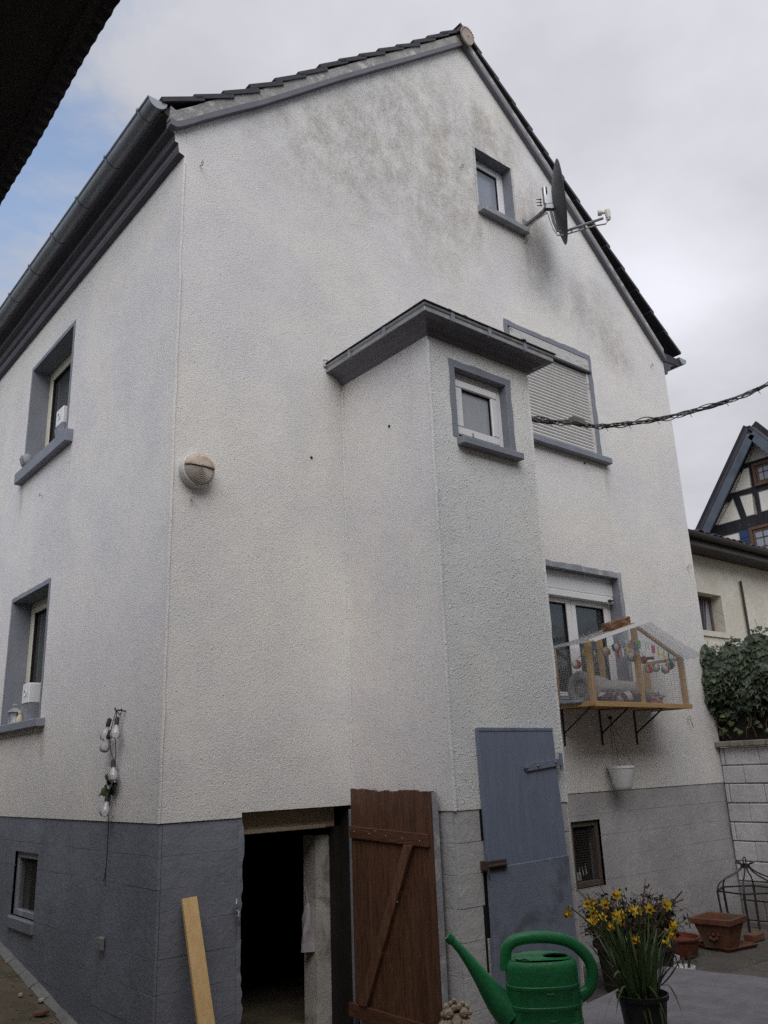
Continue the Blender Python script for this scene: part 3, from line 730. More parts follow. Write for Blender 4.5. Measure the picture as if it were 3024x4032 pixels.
obj('bay_roof', mb, simple('zinc_edge_weathered', (.27, .27, .28), .5, .25, 5, metal=.25, dirt=(.40, .39, .37), dscale=6), bay, bevel=.003)
obj('roof_felt', MB().add(ringlevel(.195, 5.089)+ringlevel(.19, 5.10)+[(BX0+.2, -.0, 5.16), (BX0+.2, BY+.3, 5.14), (BX1-.2, BY+.3, 5.14), (BX1-.2, 0, 5.16)], [(0, 1, 5, 4), (1, 2, 6, 5), (2, 3, 7, 6), (4, 5, 9, 8), (5, 6, 10, 9), (6, 7, 11, 10), (8, 9, 10, 11)]), m_tile, bay)
for (p, q) in (((BX0-.181, -.35), 0), ((BX0-.181, -.82), 0), ((1.70, BY-.181), 1), ((2.12, BY-.181), 1), ((2.55, BY-.181), 1)):
    x, y = p
    obj('edge_strap', MB().box(x-.006 if q == 0 else x-.02, x+.02, y-.02 if q == 0 else y-.006, y+.02, 5.008, 5.086), m_zinc, bay)
mb = MB()
for k in range(12): x = 1.41+jit(.02); mb.sphere((x, -.008, 5.10+jit(.035)), .014+random.random()*.012, 7, 5, (1, .5, .8))
obj('mortar_patch', mb, m_flake, bay, smooth=True)
mb = MB()
for k in range(36):
    t = random.random(); x = RX0+.02+t*(RX1-RX0-.3)
    mb.sphere((x, BY-.165+jit(.02), 5.10), .012+random.random()*.014, 6, 4, (1.4, 1, .5))
obj('roof_moss', mb, simple('moss_dark', (.05, .055, .035), .95, .3), bay)['kind'] = 'stuff'
# bay window
a, b, c, d = BW
w = win_part('small square white window high in the bay')
reveal(w, BW, .09, fb, m_grey); border(w, BW, .062, fb, m_grey, 'LRT', .006)
sill(w, 1.84, 2.54, 4.055, 4.125, .075, .085, fb, m_grey)
obj('frame', frame_bars(MB(), a, b, c, d, .055, fb, .07, .14), m_white, w, bevel=.005)
obj('sash', frame_bars(MB(), a+.062, b-.062, c+.062, d-.062, .07, fb, .055, .12), m_white, w, bevel=.008)
obj('gasket', frame_bars(MB(), a+.128, b-.128, c+.128, d-.128, .01, fb, .072, .11), m_dark, w)
pane(w, a+.135, b-.135, c+.135, d-.135, .09, fb, m_frost)
obj('gasket', frame_bars(MB(), a+.054, b-.054, c+.054, d-.054, .009, fb, .0695, .12), m_dark, w)
obj('drain_slot', MB().box(1.99, 2.02, BY+.066, BY+.0705, c+.022, c+.028).box(2.27, 2.30, BY+.066, BY+.0705, c+.022, c+.028), m_dark, w)
obj('key_stay', MB().box(2.075, 2.085, BY+.045, BY+.056, c+.07, c+.10), m_steel, w)

# ------------------------------------------------------------------ cellar doorway and doors
dw = bpy.data.objects.new('cellar_doorway', None); COL.objects.link(dw); dw.parent = H; dw.matrix_parent_inverse = Matrix.Translation(-PARENT_LOC[H.name]); dw['label'] = 'open dark cellar doorway in the plinth'
mb = MB(); a, b, d = CE[0], CE[1], CE[3]
mb.add([(a, .0, -.3), (a, .2, -.3), (a, .2, d), (a, .0, d)], [(0, 1, 2, 3)]); mb.add([(a, 0, d), (b, 0, d), (b, .2, d), (a, .2, d)], [(0, 1, 2, 3)])
obj('doorway_side', mb, m_jamb, dw)
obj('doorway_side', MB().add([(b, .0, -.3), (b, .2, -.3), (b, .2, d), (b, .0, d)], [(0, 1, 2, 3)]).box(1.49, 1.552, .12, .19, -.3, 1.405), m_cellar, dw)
obj('jamb_strip', MB().box(1.545, 1.58, -.014, .01, -.3, 1.38), m_grey, dw, bevel=.004)
mb = MB(); zc = -.3; prev = 1.368   # ragged plaster edge of the inner jamb
vs = []
while zc < 1.25:
    vs += [(1.366+jit(.004), .20, zc), (1.525+jit(.010), .20, zc), (1.366, .36, zc)]; zc += .10
n = len(vs)//3
mb.add(vs, [(3*i, 3*i+1, 3*i+4, 3*i+3) for i in range(n-1)]+[(3*i+2, 3*i, 3*i+3, 3*i+5) for i in range(n-1)])
obj('inner_jamb', mb, m_jamb, dw)
obj('inner_lintel', MB().box(.616, 1.552, .12, .36, 1.255, 1.408), m_woodold, dw, bevel=.01)
obj('lintel_bead', MB().box(.616, 1.40, .10, .12, 1.255, 1.285), m_woodold, dw, bevel=.005)
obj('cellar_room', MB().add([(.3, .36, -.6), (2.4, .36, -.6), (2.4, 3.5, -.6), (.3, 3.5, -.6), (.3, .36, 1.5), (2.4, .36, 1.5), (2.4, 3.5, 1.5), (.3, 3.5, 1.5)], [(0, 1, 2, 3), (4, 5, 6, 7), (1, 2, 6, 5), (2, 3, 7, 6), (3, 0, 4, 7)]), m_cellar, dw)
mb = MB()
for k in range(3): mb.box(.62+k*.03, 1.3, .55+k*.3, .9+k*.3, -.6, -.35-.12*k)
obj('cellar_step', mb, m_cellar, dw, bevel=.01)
mb = MB(); vs = []; zc = -.3
while zc < 1.40:
    vs += [(.585+jit(.006), .004, zc), (.618+.012*math.sin(zc*7)+jit(.010), -.002+jit(.003), zc), (.612, .10, zc)]; zc += .045
n = len(vs)//3
mb.add(vs, [(3*i, 3*i+1, 3*i+4, 3*i+3) for i in range(n-1)]+[(3*i+1, 3*i+2, 3*i+5, 3*i+4) for i in range(n-1)])
obj('broken_arris', mb, m_pl_dark, dw)
mb = MB(); mb.tube([(.565, -.022, .845+.02), (.56, -.04, .86), (.55, -.05, .84), (.552, -.05, .82), (.565, -.03, .81), (.57, .0, .81)], .007, 7).tube([(.565, -.02, .80), (.575, -.045, .785), (.57, -.05, .76), (.57, -.02, .75)], .009, 7)
obj('door_staple', mb, m_steel, dw, smooth=True)

# brown ledged door swung open against the bay
cd = bpy.data.objects.new('cellar_door', None); COL.objects.link(cd); cd.parent = H; cd.matrix_parent_inverse = Matrix.Translation(-PARENT_LOC[H.name]); cd['label'] = 'brown ledged and braced cellar door standing open'
DX = 1.50
ydoor = lambda y, z: y+(.033)*(1-z/1.53)*(1 if y < -.5 else .8)  # slight lean seen in the leaf
nb = 5
for i in range(nb):
    y0 = -.083-(i)*.1825; y1 = y0-.1795
    tops = []
    n = 9
    for k in range(n+1):
        t = k/n; base = 1.53-.024*((y0+(y1-y0)*t+.085)/-.91)
        worn = -.011*math.exp(-((i+t-1.9)/.5)**2)-.010*math.exp(-((i+t-2.8)/.35)**2)
        tops.append((y0+(y1-y0)*t, base+worn+jit(.006)))
    poly = [(y0, .01)]+tops+[(y1, .01)]
    obj('board', MB().prism([(p, q) for p, q in poly], lambda u, v, dd: (DX+dd, u, v), 0+jit(.001), .026), m_brown, cd)
obj('ledge', MB().add([(DX-.024, -.088, 1.184), (DX-.024, -.955, 1.150), (DX-.024, -.955, 1.232), (DX-.024, -.088, 1.267), (DX-.001, -.088, 1.184), (DX-.001, -.955, 1.150), (DX-.001, -.955, 1.232), (DX-.001, -.088, 1.267)], [(0, 1, 2, 3), (0, 4, 5, 1), (1, 5, 6, 2), (2, 6, 7, 3), (3, 7, 4, 0)]), m_brown_y, cd, bevel=.003)
obj('ledge', MB().box(DX-.024, DX-.001, -.95, -.03, .0, .088), m_brown_y, cd, bevel=.003)
mb = MB(); A = Vector((0, -.76, 1.158)); B = Vector((0, -.20, .092)); wv = Vector((0, 1, 0))*.045
mb.add([(DX-.034, *(A+wv)[1:]), (DX-.034, *(A-wv)[1:]), (DX-.034, *(B-wv)[1:]), (DX-.034, *(B+wv)[1:]), (DX-.001, *(A+wv)[1:]), (DX-.001, *(A-wv)[1:]), (DX-.001, *(B-wv)[1:]), (DX-.001, *(B+wv)[1:])], [(0, 1, 2, 3), (0, 4, 5, 1), (1, 5, 6, 2), (2, 6, 7, 3), (3, 7, 4, 0)])
obj('brace', mb, m_brace, cd, bevel=.003)
obj('edge_strip', MB().box(DX-.003, DX+.045, -1.004, -.997, .01, 1.50), m_grey_l, cd)
mb = MB()
for y, z in ((-.15, 1.23), (-.33, 1.22), (-.52, 1.21), (-.70, 1.2), (-.88, 1.19), (-.4, 1.24), (-.6, .8), (-.62, .79)): mb.sphere((DX-.026, y, z), .005, 6, 4)
obj('nail_head', mb, m_steel, cd)
# slate blue sheeted door on the bay front
sd_ = bpy.data.objects.new('bay_door', None); COL.objects.link(sd_); sd_.parent = H; sd_.matrix_parent_inverse = Matrix.Translation(-PARENT_LOC[H.name]); sd_['label'] = 'slate blue sheeted door on the bay front'
def leaf(pts, y0, y1): return MB().prism(pts, lambda u, v, dd: (u, dd, v), y0, y1)
obj('upper_sheet', leaf([(1.835, 1.0), (2.655, 1.0), (2.618, 1.895), (1.819, 1.895)], -1.162, -1.130), m_bluedoor, sd_, bevel=.003)
obj('lower_sheet', leaf([(1.828, -.06), (2.665, -.06), (2.662, 1.012), (2.30, 1.006), (1.832, 1.0)], -1.168, -1.134), m_bluedoor2, sd_, bevel=.003)
obj('head_batten', leaf([(1.819, 1.889), (2.620, 1.889), (2.621, 1.915), (1.819, 1.917)], -1.166, -1.128), m_bluedoor2, sd_, bevel=.004)
obj('strap_hinge', leaf([(2.275, 1.605), (2.665, 1.640), (2.672, 1.692), (2.265, 1.655), (2.255, 1.63)], -1.176, -1.1635), m_bluedoor2, sd_, bevel=.003)
mb = MB()
for x, z in ((2.28, 1.632), (2.40, 1.645), (2.60, 1.665)): mb.sphere((x, -1.178, z), .010, 8, 5)
mb.tube([(2.678, -1.165, 1.60), (2.678, -1.165, 1.73)], .014, 8)
obj('hinge_bolt', mb, m_bluedoor2, sd_, smooth=True)
mb = MB().box(1.85, 1.99, -1.180, -1.168, .985, 1.045).tube([(1.80, -1.19, 1.015), (1.97, -1.19, 1.015)], .010, 8).box(1.795, 1.835, -1.185, -1.12, .99, 1.045).tube([(1.80, -1.19, 1.0), (1.79, -1.2, .96), (1.80, -1.195, .93)], .004, 5)
obj('slide_bolt', mb, simple('rusty_iron', (.06, .04, .035), .8, .3, 20), sd_)
obj('door_frame_gap', MB().box(1.80, 2.68, -1.1165, -1.1155, -.1, 1.372), m_dark, sd_)

# eye hooks screwed into the walls
def hook(p, axis, ang, s=1):
    p = Vector(p); mb = MB(); s *= .78; r = .022*s; ax = Vector(axis)
    c = p+ax*.045*s; side = Vector((0, 0, 1)); hor = ax.cross(side) if abs(ang) > .5 else ax
    pts = [c+(hor*math.cos(t)+side*math.sin(t))*r for t in [2*math.pi*k/14 for k in range(15)]]
    mb.tube(pts, .0042*s, 6); mb.tube([p-ax*.01, c-(hor if hor == ax else Vector((0, 0, 0)))*r], .0045*s, 6)
    o = obj('eye_hook', mb, m_steel if s < 1.01 else m_metal, H, smooth=True)
    return o
hook((.142, 0, 6.568), (0, -1, 0), 0, 1.2); hook((3.323, 0, 8.10), (0, -1, 0), 1, 1.2); hook((.151, 0, 3.62), (0, -1, 0), 1); hook((0, 2.996, 4.459), (-1, 0, 0), 1, .9); hook((6.674, 0, 6.615), (0, -1, 0), 1); hook((6.847, 0, 3.913), (0, -1, 0), 0, 1.2); hook((6.372, 0, 2.093), (0, -1, 0), 0, 1.1)
mb = MB().tube([(6.372, -.04, 2.08), (6.39, -.05, 2.04), (6.42, -.04, 1.99)], .003, 5); obj('hook_wire', mb, m_cableb, H)
mb = MB()
for x, y, z in ((1.24, -.001, 4.181), (3.0, -.001, 4.53), (5.0, -.001, 4.9)): mb.sphere((x, y, z), .012, 8, 5)
mb.sphere((BX0-.001, -.62, 4.33), .012, 8, 5)
obj('plug_hole', mb, m_dark, H)
# metal clip low on the side plinth
mb = MB().box(-.03, .0, .79, .80, .54, .615).box(-.03, .0, .825, .835, .54, .615).box(-.03, .0, .86, .87, .54, .615).box(-.006, .0, .79, .87, .53, .62)
obj('wall_clip', mb, m_steel, H, bevel=.002)

# ------------------------------------------------------------------ wall lamp
t = thing('wall_lamp', 'round old bulkhead lamp with tan upper hood near the house corner', 'lamp', (.175, 0, 3.841))
LC = (.175, 0, 3.841)
obj('base', MB().lathe([(.0, .004), (.128, .004), (.134, .02), (.134, .05), (.128, .062)], LC, 40, (0, -1, 0)), m_lampring, t, smooth=True)
prof = [(.128, .06), (.132, .072), (.124, .08), (.118, .078)]
obj('rim', MB().lathe(prof, LC, 40, (0, -1, 0)), m_lampring, t, smooth=True)
pr_ = []
for k in range(29):
    r = .118*(1-k/28); pr_.append((max(r, .001), .078+.045*math.sqrt(max(0, 1-(r/.118)**2))+.0022*math.sin(k*math.pi/1.5)))
obj('diffuser', MB().lathe(pr_, LC, 48, (0, -1, 0)), m_lampglass, t, smooth=True)
mb = MB(); vs = []; N1, N2 = 8, 20
for i in range(N1+1):
    r = .1215*(i/N1)
    for k in range(N2+1):
        a = math.pi*k/N2+R(0); vs.append((LC[0]+r*math.cos(a), -(.082+.047*math.sqrt(max(0, 1-(r/.1225)**2))), LC[2]+.012+r*math.sin(a)*.88))
mb.add(vs, [(i*(N2+1)+k, i*(N2+1)+k+1, (i+1)*(N2+1)+k+1, (i+1)*(N2+1)+k) for i in range(N1) for k in range(N2)])
o = obj('hood', mb, m_lamptan, t, smooth=True); md = o.modifiers.new('solid', 'SOLIDIFY'); md.thickness = .005; md.offset = 1

# ------------------------------------------------------------------ satellite dish
t = thing('satellite_dish', 'dark satellite dish on a wall arm beside the attic window', 'satellite dish', (4.353, 0, 7.767))
nd = Vector((.655, -.755, .045)).normalized(); DC = Vector((4.37, -.435, 7.83))
obj('wall_plate', MB().box(4.30, 4.41, -.012, 0, 7.70, 7.86), m_steel, t, bevel=.004)
obj('wall_arm', MB().tube([(4.353, -.01, 7.77), (4.335, -.20, 7.765), (4.32, -.33, 7.77), (4.32, -.365, 7.80), (4.32, -.37, 7.85)], .025, 12), m_arm, t, smooth=True)
obj('mast', MB().tube([(4.32, -.37, 7.84), (4.32, -.37, 8.06)], .030, 16), m_chrome, t, smooth=True)
ud = nd.cross(Vector((0, 0, 1))).normalized(); vd = ud.cross(nd).normalized()
prof = []
for k in range(11):
    r = .48*k/10; prof.append((max(r, .001), .09*(r/.48)**2))
prof += [(.485, .094), (.488, .086), (.48, .082)]
for k in range(9, -1, -1):
    r = .48*k/10; prof.append((max(r, .001), .09*(r/.48)**2-.01))
o = obj('reflector', MB().lathe(prof, DC, 48, nd, 1.0, .92, xdir=vd), m_dish, t, smooth=True)
mb = MB().box(4.30, 4.42, -.46, -.36, 7.80, 7.95)
mb2 = MB(); 
for s_ in (-1, 1):
    mb2.beam(Vector((4.32, -.37, 7.88))+ud*.035*s_, DC+Vector((0, 0, .05))+ud*.035*s_, .005, .12)
    mb2.beam(Vector((4.32, -.37, 7.80))+ud*.03*s_, DC+Vector((0, 0, -.05))+ud*.03*s_, .005, .06)
obj('mount_bracket', mb2, m_steel, t)
mb = MB()
for z in (7.83, 7.87, 7.91):
    mb.tube([(4.29, -.335, z), (4.24, -.30, z)], .005, 6); mb.sphere((4.28, -.33, z), .013, 6, 4)
obj('clamp_bolt', mb, m_metal, t)
LN = Vector((4.83, -.83, 7.65))
base = DC-vd*.10-nd*.01; low = DC-vd*.40-nd*.01
obj('feed_arm', MB().tube([base-nd*.03, DC-vd*.25-nd*.03, DC-vd*.37-nd*.005, DC-vd*.39+nd*.08, LN-nd*.06-vd*.04], .016, 8), m_arm, t, smooth=True)
lb = MB(); lb.tube([LN-vd*.05, LN+vd*.03+nd*.0, LN+vd*.055], [.028, .034, .030], 12).tube([LN+vd*.03, LN-nd*.06+vd*.035], .018, 10).tube([LN-nd*.06+vd*.035, LN-nd*.105+vd*.04], [.032, .036], 14).box(LN.x-.02, LN.x+.02, LN.y-.02, LN.y+.02, LN.z-.075, LN.z-.04)
obj('receiver', lb, m_lnb, t, smooth=True)
mb = MB()
for k in range(3):
    o_ = ud*(.008*(k-1))
    mb.tube([LN-vd*.06+o_, LN-vd*.12-nd*.04+o_, LN-vd*.12-nd*.16+o_, DC-vd*.43+nd*.1+o_, DC-vd*.43-nd*.01+o_, DC-vd*.33-nd*.05+o_, Vector((4.34, -.36, 7.74))+o_, Vector((4.335, -.20, 7.73))+o_, Vector((4.35, -.06, 7.72))+o_, Vector((4.33, -.03, 7.62))+o_, Vector((4.33, -.02, 7.55))+o_, Vector((4.32, .0, 7.52))+o_], .0045, 6)
obj('coax', mb, m_cablew, t, smooth=True)
mb = MB()
for p in (Vector((4.34, -.22, 7.76)), DC-vd*.40+nd*.15, DC-vd*.385+nd*.30, Vector((4.32, -.35, 7.78))):
    mb.lathe([(.024, -.004), (.027, -.004), (.027, .004), (.024, .004)], p, 12, (0.3, -1, 0))
obj('cable_tie', mb, m_cableb, t)

# ------------------------------------------------------------------ overhead cable
t = thing('overhead_cable', 'twisted bundle of black and grey cables running from the bay', 'cable', (2.757, -1.1, 4.512))
CP = [(2.757, -1.1, 4.512), (2.904, -1.169, 4.497), (3.112, -1.265, 4.50), (3.308, -1.357, 4.484), (3.516, -1.454, 4.505), (3.834, -1.602, 4.577), (4.178, -1.763, 4.674), (4.591, -1.955, 4.827), (5.04, -2.165, 5.042), (5.8, -2.52, 5.5), (6.9, -3.03, 6.35), (8.2, -3.64, 7.6)]
def spl(P, m=8):
    P = [Vector(p) for p in P]; out = []
    for i in range(len(P)-1):
        p0, p1, p2, p3 = P[max(i-1, 0)], P[i], P[i+1], P[min(i+2, len(P)-1)]
        for k in range(m):
            u = k/m; out.append(.5*((2*p1)+(p2-p0)*u+(2*p0-5*p1+4*p2-p3)*u*u+(3*p1-p0-3*p2+p3)*u**3))
    out.append(P[-1]); return out
cen = spl(CP, 10)
for k, (mat, r, off) in enumerate(((m_cableb, .0085, .010), (m_cableg, .0075, .012), (m_cableb, .006, .015), (m_cableg, .005, .016), (m_cableb, .0045, .02))):
    pts = []
    for i, p in enumerate(cen):
        a = i*.45+k*1.27; lo = off*(1.0+.9*max(0, math.sin(i*.13+k*1.9)))
        pts.append(p+Vector((.3*math.cos(a), .3*math.cos(a), math.sin(a)))*lo)
    obj('cable_strand', MB().tube(pts, r, 6), mat, t, smooth=True)
pts = [cen[0]+Vector((.02+.09*(1+math.cos(q)), -.04*(1+math.cos(q)), .028*math.sin(q))) for q in [2*math.pi*k/20 for k in range(21)]]
obj('cable_loop', MB().tube(pts, .005, 6), m_cableb, t, smooth=True)
q = cen[22]
obj('junction_clamp', MB().box(q.x-.06, q.x+.09, q.y-.05, q.y+.02, q.z-.015, q.z+.045), m_cableg, t, bevel=.006)
for i in (12, 27, 36, 44, 52, 61, 70, 78, 88):
    p = cen[i]; d_ = (cen[i+1]-cen[i-1]).normalized()
    mb = MB().tube([p-d_*.012, p+d_*.012], .021, 8); mb.tube([p+Vector((0, 0, -.02)), p+Vector((.01, -.01, -.05))], .003, 5)
    obj('cable_band', mb, m_cableg if i % 2 else m_cableb, t)

# ------------------------------------------------------------------ cat enclosure on brackets
t = thing('cat_enclosure', 'wood and wire cat enclosure with clear corrugated roof under the kitchen window', 'cat enclosure', (4.87, 0, 2.18))
X0, X1, YF, PZ = 4.06, 5.68, -.49, 2.185
obj('platform', MB().box(X0, X1, YF, -.004, PZ-.02, PZ), m_pine_x, t, bevel=.002)
obj('front_rail', MB().box(X0-.005, X1+.005, YF-.02, YF-.001, PZ-.035, PZ+.012), m_pine_x, t, bevel=.002)
obj('side_rail', MB().box(X0-.022, X0-.001, YF, -.005, PZ-.03, PZ+.012), m_pine_x, t, bevel=.002)
obj('side_rail', MB().box(X1+.001, X1+.02, YF, -.005, PZ-.03, PZ+.012), m_pine_x, t, bevel=.002)
def post(x, y, z1, s=.05): obj('post', MB().box(x-s/2, x+s/2, y-s/2, y+s/2, PZ+.001, z1), m_pine_z, t, bevel=.003)
post(X0+.03, YF+.03, 2.74); post(4.87, YF+.03, 2.97); post(X1-.03, YF+.03, 2.66); post(4.86, -.035, 2.95, .045); post(X0+.03, -.035, 2.74, .045); post(X1-.03, -.035, 2.66, .045)
obj('top_rail', MB().beam((X0+.03, YF+.03, 2.755), (4.87, YF+.03, 2.985), .03, .03), m_pine_x, t)
obj('top_rail', MB().beam((4.87, YF+.03, 2.985), (X1-.03, YF+.03, 2.68), .03, .03), m_pine_x, t)
obj('perch_bar', MB().beam((4.9, YF+.05, 2.635), (5.16, YF+.04, 2.655), .035, .03), m_dkwood, t)
obj('top_rail', MB().beam((X1-.03, YF, 2.67), (X1-.03, -.02, 2.67), .03, .03), m_pine_x, t)
# corrugated clear sheets: ridge runs out from the wall
def sheet(x0, z0, x1, z1, y0, y1, name):
    mb = MB(); ny = 60; vs = []
    sl = Vector((x1-x0, 0, z1-z0)); nrm = Vector((-sl.z, 0, sl.x)).normalized()
    if nrm.z < 0: nrm = -nrm
    for j in range(ny+1):
        y = y0+(y1-y0)*j/ny; h_ = .011*math.sin(2*math.pi*(y-y0)/.076)
        for q in (0, .33, .66, 1): 
            p = Vector((x0+(x1-x0)*q, y, z0+(z1-z0)*q-.012*math.sin(math.pi*q)))+nrm*h_; vs.append(p)
    mb.add(vs, [(4*j+i, 4*j+i+1, 4*j+5+i, 4*j+4+i) for j in range(ny) for i in range(3)])
    o = obj(name, mb, m_clear, t, smooth=True); md = o.modifiers.new('solid', 'SOLIDIFY'); md.thickness = .0015
sheet(3.975, 2.735, 4.985, 3.005, -.61, -.03, 'roof_sheet'); sheet(5.91, 2.69, 4.965, 2.995, -.61, -.03, 'roof_sheet')
obj('sheet_edge', MB().beam((3.99, -.612, 2.74), (4.985, -.612, 3.012), .006, .022), m_white, t)
obj('sheet_edge', MB().beam((3.99, -.56, 2.752), (4.975, -.56, 3.022), .006, .012), m_white, t)
# clear gable infill with ribs
rib = MB()
for k in range(34):
    x = 4.14+k*.046; zt = (2.745+(x-4.0)*.265) if x < 4.97 else (2.995-(x-4.97)*.31)
    ln = .30 if x < 4.98 else .20
    lean = -.06 if x > 4.3 and x < 4.95 else 0
    rib.tube([(x+lean, YF-.035, zt-.01), (x, YF-.04, zt-ln+jit(.03))], .0032, 4)
obj('gable_infill_rib', rib, m_clear, t)['kind'] = 'stuff'
mb = MB().add([(4.5, YF-.036, 2.60), (4.97, YF-.036, 2.70), (4.97, YF-.036, 2.985), (4.5, YF-.036, 2.86)], [(0, 1, 2, 3)]).add([(4.98, YF-.037, 2.72), (5.6, YF-.037, 2.58), (5.6, YF-.037, 2.79), (4.98, YF-.037, 2.985)], [(0, 1, 2, 3)])
obj('gable_infill', mb, m_clear, t)
# wire mesh
def meshpanel(o, ux, uz, nu, nz, zfn):
    mb = MB(); o = Vector(o); ux = Vector(ux); L_ = ux.length
    for i in range(nu+1):
        p = o+ux*(i/nu); mb.tube([p, p+Vector((0, 0, zfn(i/nu)))], .0012, 3, False)
    for j in range(nz+1):
        z = uz*j/nz; seg = [i/nu for i in range(nu+1) if zfn(i/nu) >= z]
        if len(seg) > 1: mb.tube([o+ux*seg[0]+Vector((0, 0, z)), o+ux*seg[-1]+Vector((0, 0, z))], .0012, 3, False)
    k = obj('wire_mesh', mb, m_wirem, t); k['kind'] = 'stuff'
meshpanel((X0+.005, YF-.003, PZ), (X1-X0-.01, 0, 0), .52, 82, 27, lambda q: .52)
meshpanel((X0-.002, YF, PZ), (0, -YF-.01, 0), .52, 25, 27, lambda q: .52)
meshpanel((X1+.002, YF, PZ), (0, -YF-.01, 0), .48, 25, 25, lambda q: .48)
for x in (4.175, 4.77, 5.365):
    b_ = MB().box(x-.014, x+.014, -.008, 0, 1.815, PZ-.021).box(x-.014, x+.014, YF+.06, -.008, PZ-.027, PZ-.0205)
    b_.beam((x, -.006, 1.93), (x, YF+.14, PZ-.03), .018, .006, up=(1, 0, 0)); obj('bracket', b_, m_metal, t, bevel=.002)

# things in and on the enclosure
mb = MB(); vs = []; A_, B_, C_ = (.225, .10, .055)
br = MB().box(4.47, 4.47+.36, -.47, -.36, 0, .085)
me_pts = []
for (x, y, z) in br.v: me_pts.append((x, y, z+2.885+(x-4.47)*.262))
br.v = me_pts
o = obj('brick', br, simple('rough_red_brick', (.17, .085, .055), .9, .35, 12, bump=.012, bs=30, dirt=(.28, .19, .11), dscale=9), bevel=.006); tag(o, 'broken red brick weighing down the clear plastic roof', 'brick')
sub = o.modifiers.new('sub', 'SUBSURF'); sub.subdivision_type = 'SIMPLE'; sub.levels = sub.render_levels = 4
tex = bpy.data.textures.new('brick_rough', 'CLOUDS'); tex.noise_scale = .05
dm = o.modifiers.new('disp', 'DISPLACE'); dm.texture = tex; dm.strength = .022; dm.mid_level = .55
sp = MB()
for k in range(26):
    x = 4.05+k*.033+jit(.01); z = 2.752+(x-3.975)*.267
    for s_ in range(2): sp.tube([(x, -.40+jit(.02), z), (x+jit(.05), -.40+jit(.07), z+.04+random.random()*.02)], .0014, 4)
sp.beam((4.03, -.40, 2.77), (4.92, -.40, 3.005), .03, .004)
o = obj('bird_spike_strip', sp, m_clear); tag(o, 'strip of clear plastic bird spikes lying along the roof sheet', 'bird spikes')
# cushions
def blobmesh(name, c, r, mat, label, cat, disp=.012, ns=.03, flat=.0, parent=None, n=40, k=24):
    mb = MB().sphere(c, 1, n, k, r)
    for i, (x, y, z) in enumerate(mb.v):
        q = (Vector((x, y, z))-Vector(c)); q = Vector((q.x/r[0], q.y/r[1], q.z/r[2]))
        # rounded-box power law for a pillow shape
        m_ = (abs(q.x)**4+abs(q.y)**4+abs(q.z)**2)**.5+1e-6
        f = 1/(m_**.5) if m_ > 0 else 1
        f = min(f, 1.25)
        mb.v[i] = (c[0]+q.x*r[0]*f, c[1]+q.y*r[1]*f, max(c[2]+q.z*r[2]*f, PZ+.002))
    o = obj(name, mb, mat, parent, smooth=True)
    if disp:
        tx = bpy.data.textures.new(name, 'CLOUDS'); tx.noise_scale = ns
        d_ = o.modifiers.new('disp', 'DISPLACE'); d_.texture = tx; d_.strength = disp; d_.mid_level = .5
    if label: tag(o, label, cat)
    return o
m_plush = simple('plush_grey', (.36, .34, .335), 1, .25, 20, bump=.012, bs=55)
m_plush2 = simple('plush_dark_mauve', (.07, .05, .055), 1, .2, 20, bump=.008, bs=60)
def quiltmat():
    s = NT('patterned_quilt')
    v = s.n('ShaderNodeTexVoronoi', feature='DISTANCE_TO_EDGE'); s.L(s.P, v.inputs['Vector']); v.inputs['Scale'].default_value = 11
    v2 = s.n('ShaderNodeTexVoronoi'); s.L(s.P, v2.inputs['Vector']); v2.inputs['Scale'].default_value = 11
    hs = s.n('ShaderNodeSeparateColor'); s.L(v2.outputs['Color'], hs.inputs[0])
    c = s.mix(s.mp(hs.outputs[0], .35, .6), (.10, .05, .065), (.05, .06, .11))
    c = s.mix(s.mp(hs.outputs[1], .78, .82), c, (.42, .42, .44))
    c = s.mix(s.mp(v.outputs['Distance'], .035, .02), c, (.34, .29, .29))
    return s.fin(c, .95, s.bump(s.noise(30, 4), .006), spec=.1)
cu = thing('cat_cushion', 'plush grey pet cushion over a dark patterned quilt', 'cushion', (4.71, -.27, PZ))
blobmesh('plush_top', (4.70, -.26, 2.335), (.39, .19, .095), m_plush, None, None, .02, .022, parent=cu)
blobmesh('quilt', (4.70, -.28, 2.25), (.42, .19, .085), quiltmat(), None, None, .03, .06, parent=cu)
mb = MB(); cx, cz = 4.20, 2.335
vs = []; N = 24
ring = []
for k in range(N+1):
    a = R(-60)+R(300)*k/N; ring.append((cx+.0+jit(.003), -.25+.15*math.sin(a), cz+.15*math.cos(a)))
bd = thing('cat_bed', 'fluffy grey pet bed standing on its side behind the left post', 'pet bed', (4.22, -.25, PZ))
o = obj('rim', MB().tube([(cx, -.25+.115*math.cos(q), cz-.0+.13*math.sin(q)) for q in [2*math.pi*k/30 for k in range(31)]], .045, 12), m_plush, bd, smooth=True)
tx = bpy.data.textures.new('fluff', 'CLOUDS'); tx.noise_scale = .02; d_ = o.modifiers.new('disp', 'DISPLACE'); d_.texture = tx; d_.strength = .02
obj('lining', MB().lathe([(.001, 0), (.06, .004), (.11, -.02), (.115, -.03)], (cx+.03, -.25, cz), 24, (-1, 0, 0)), m_plush2, bd, smooth=True)
blobmesh('back_pad', (cx+.21, -.23, 2.33), (.20, .15, .14), m_plush, None, None, .02, .025, parent=bd)
o = blobmesh('bed_mat', (4.10, -.22, 2.20), (.10, .16, .03), simple('mat_blue_grey', (.16, .18, .22), .9, .3, 18), 'flat folded blue grey mat at the left end of the enclosure', 'mat', .01)
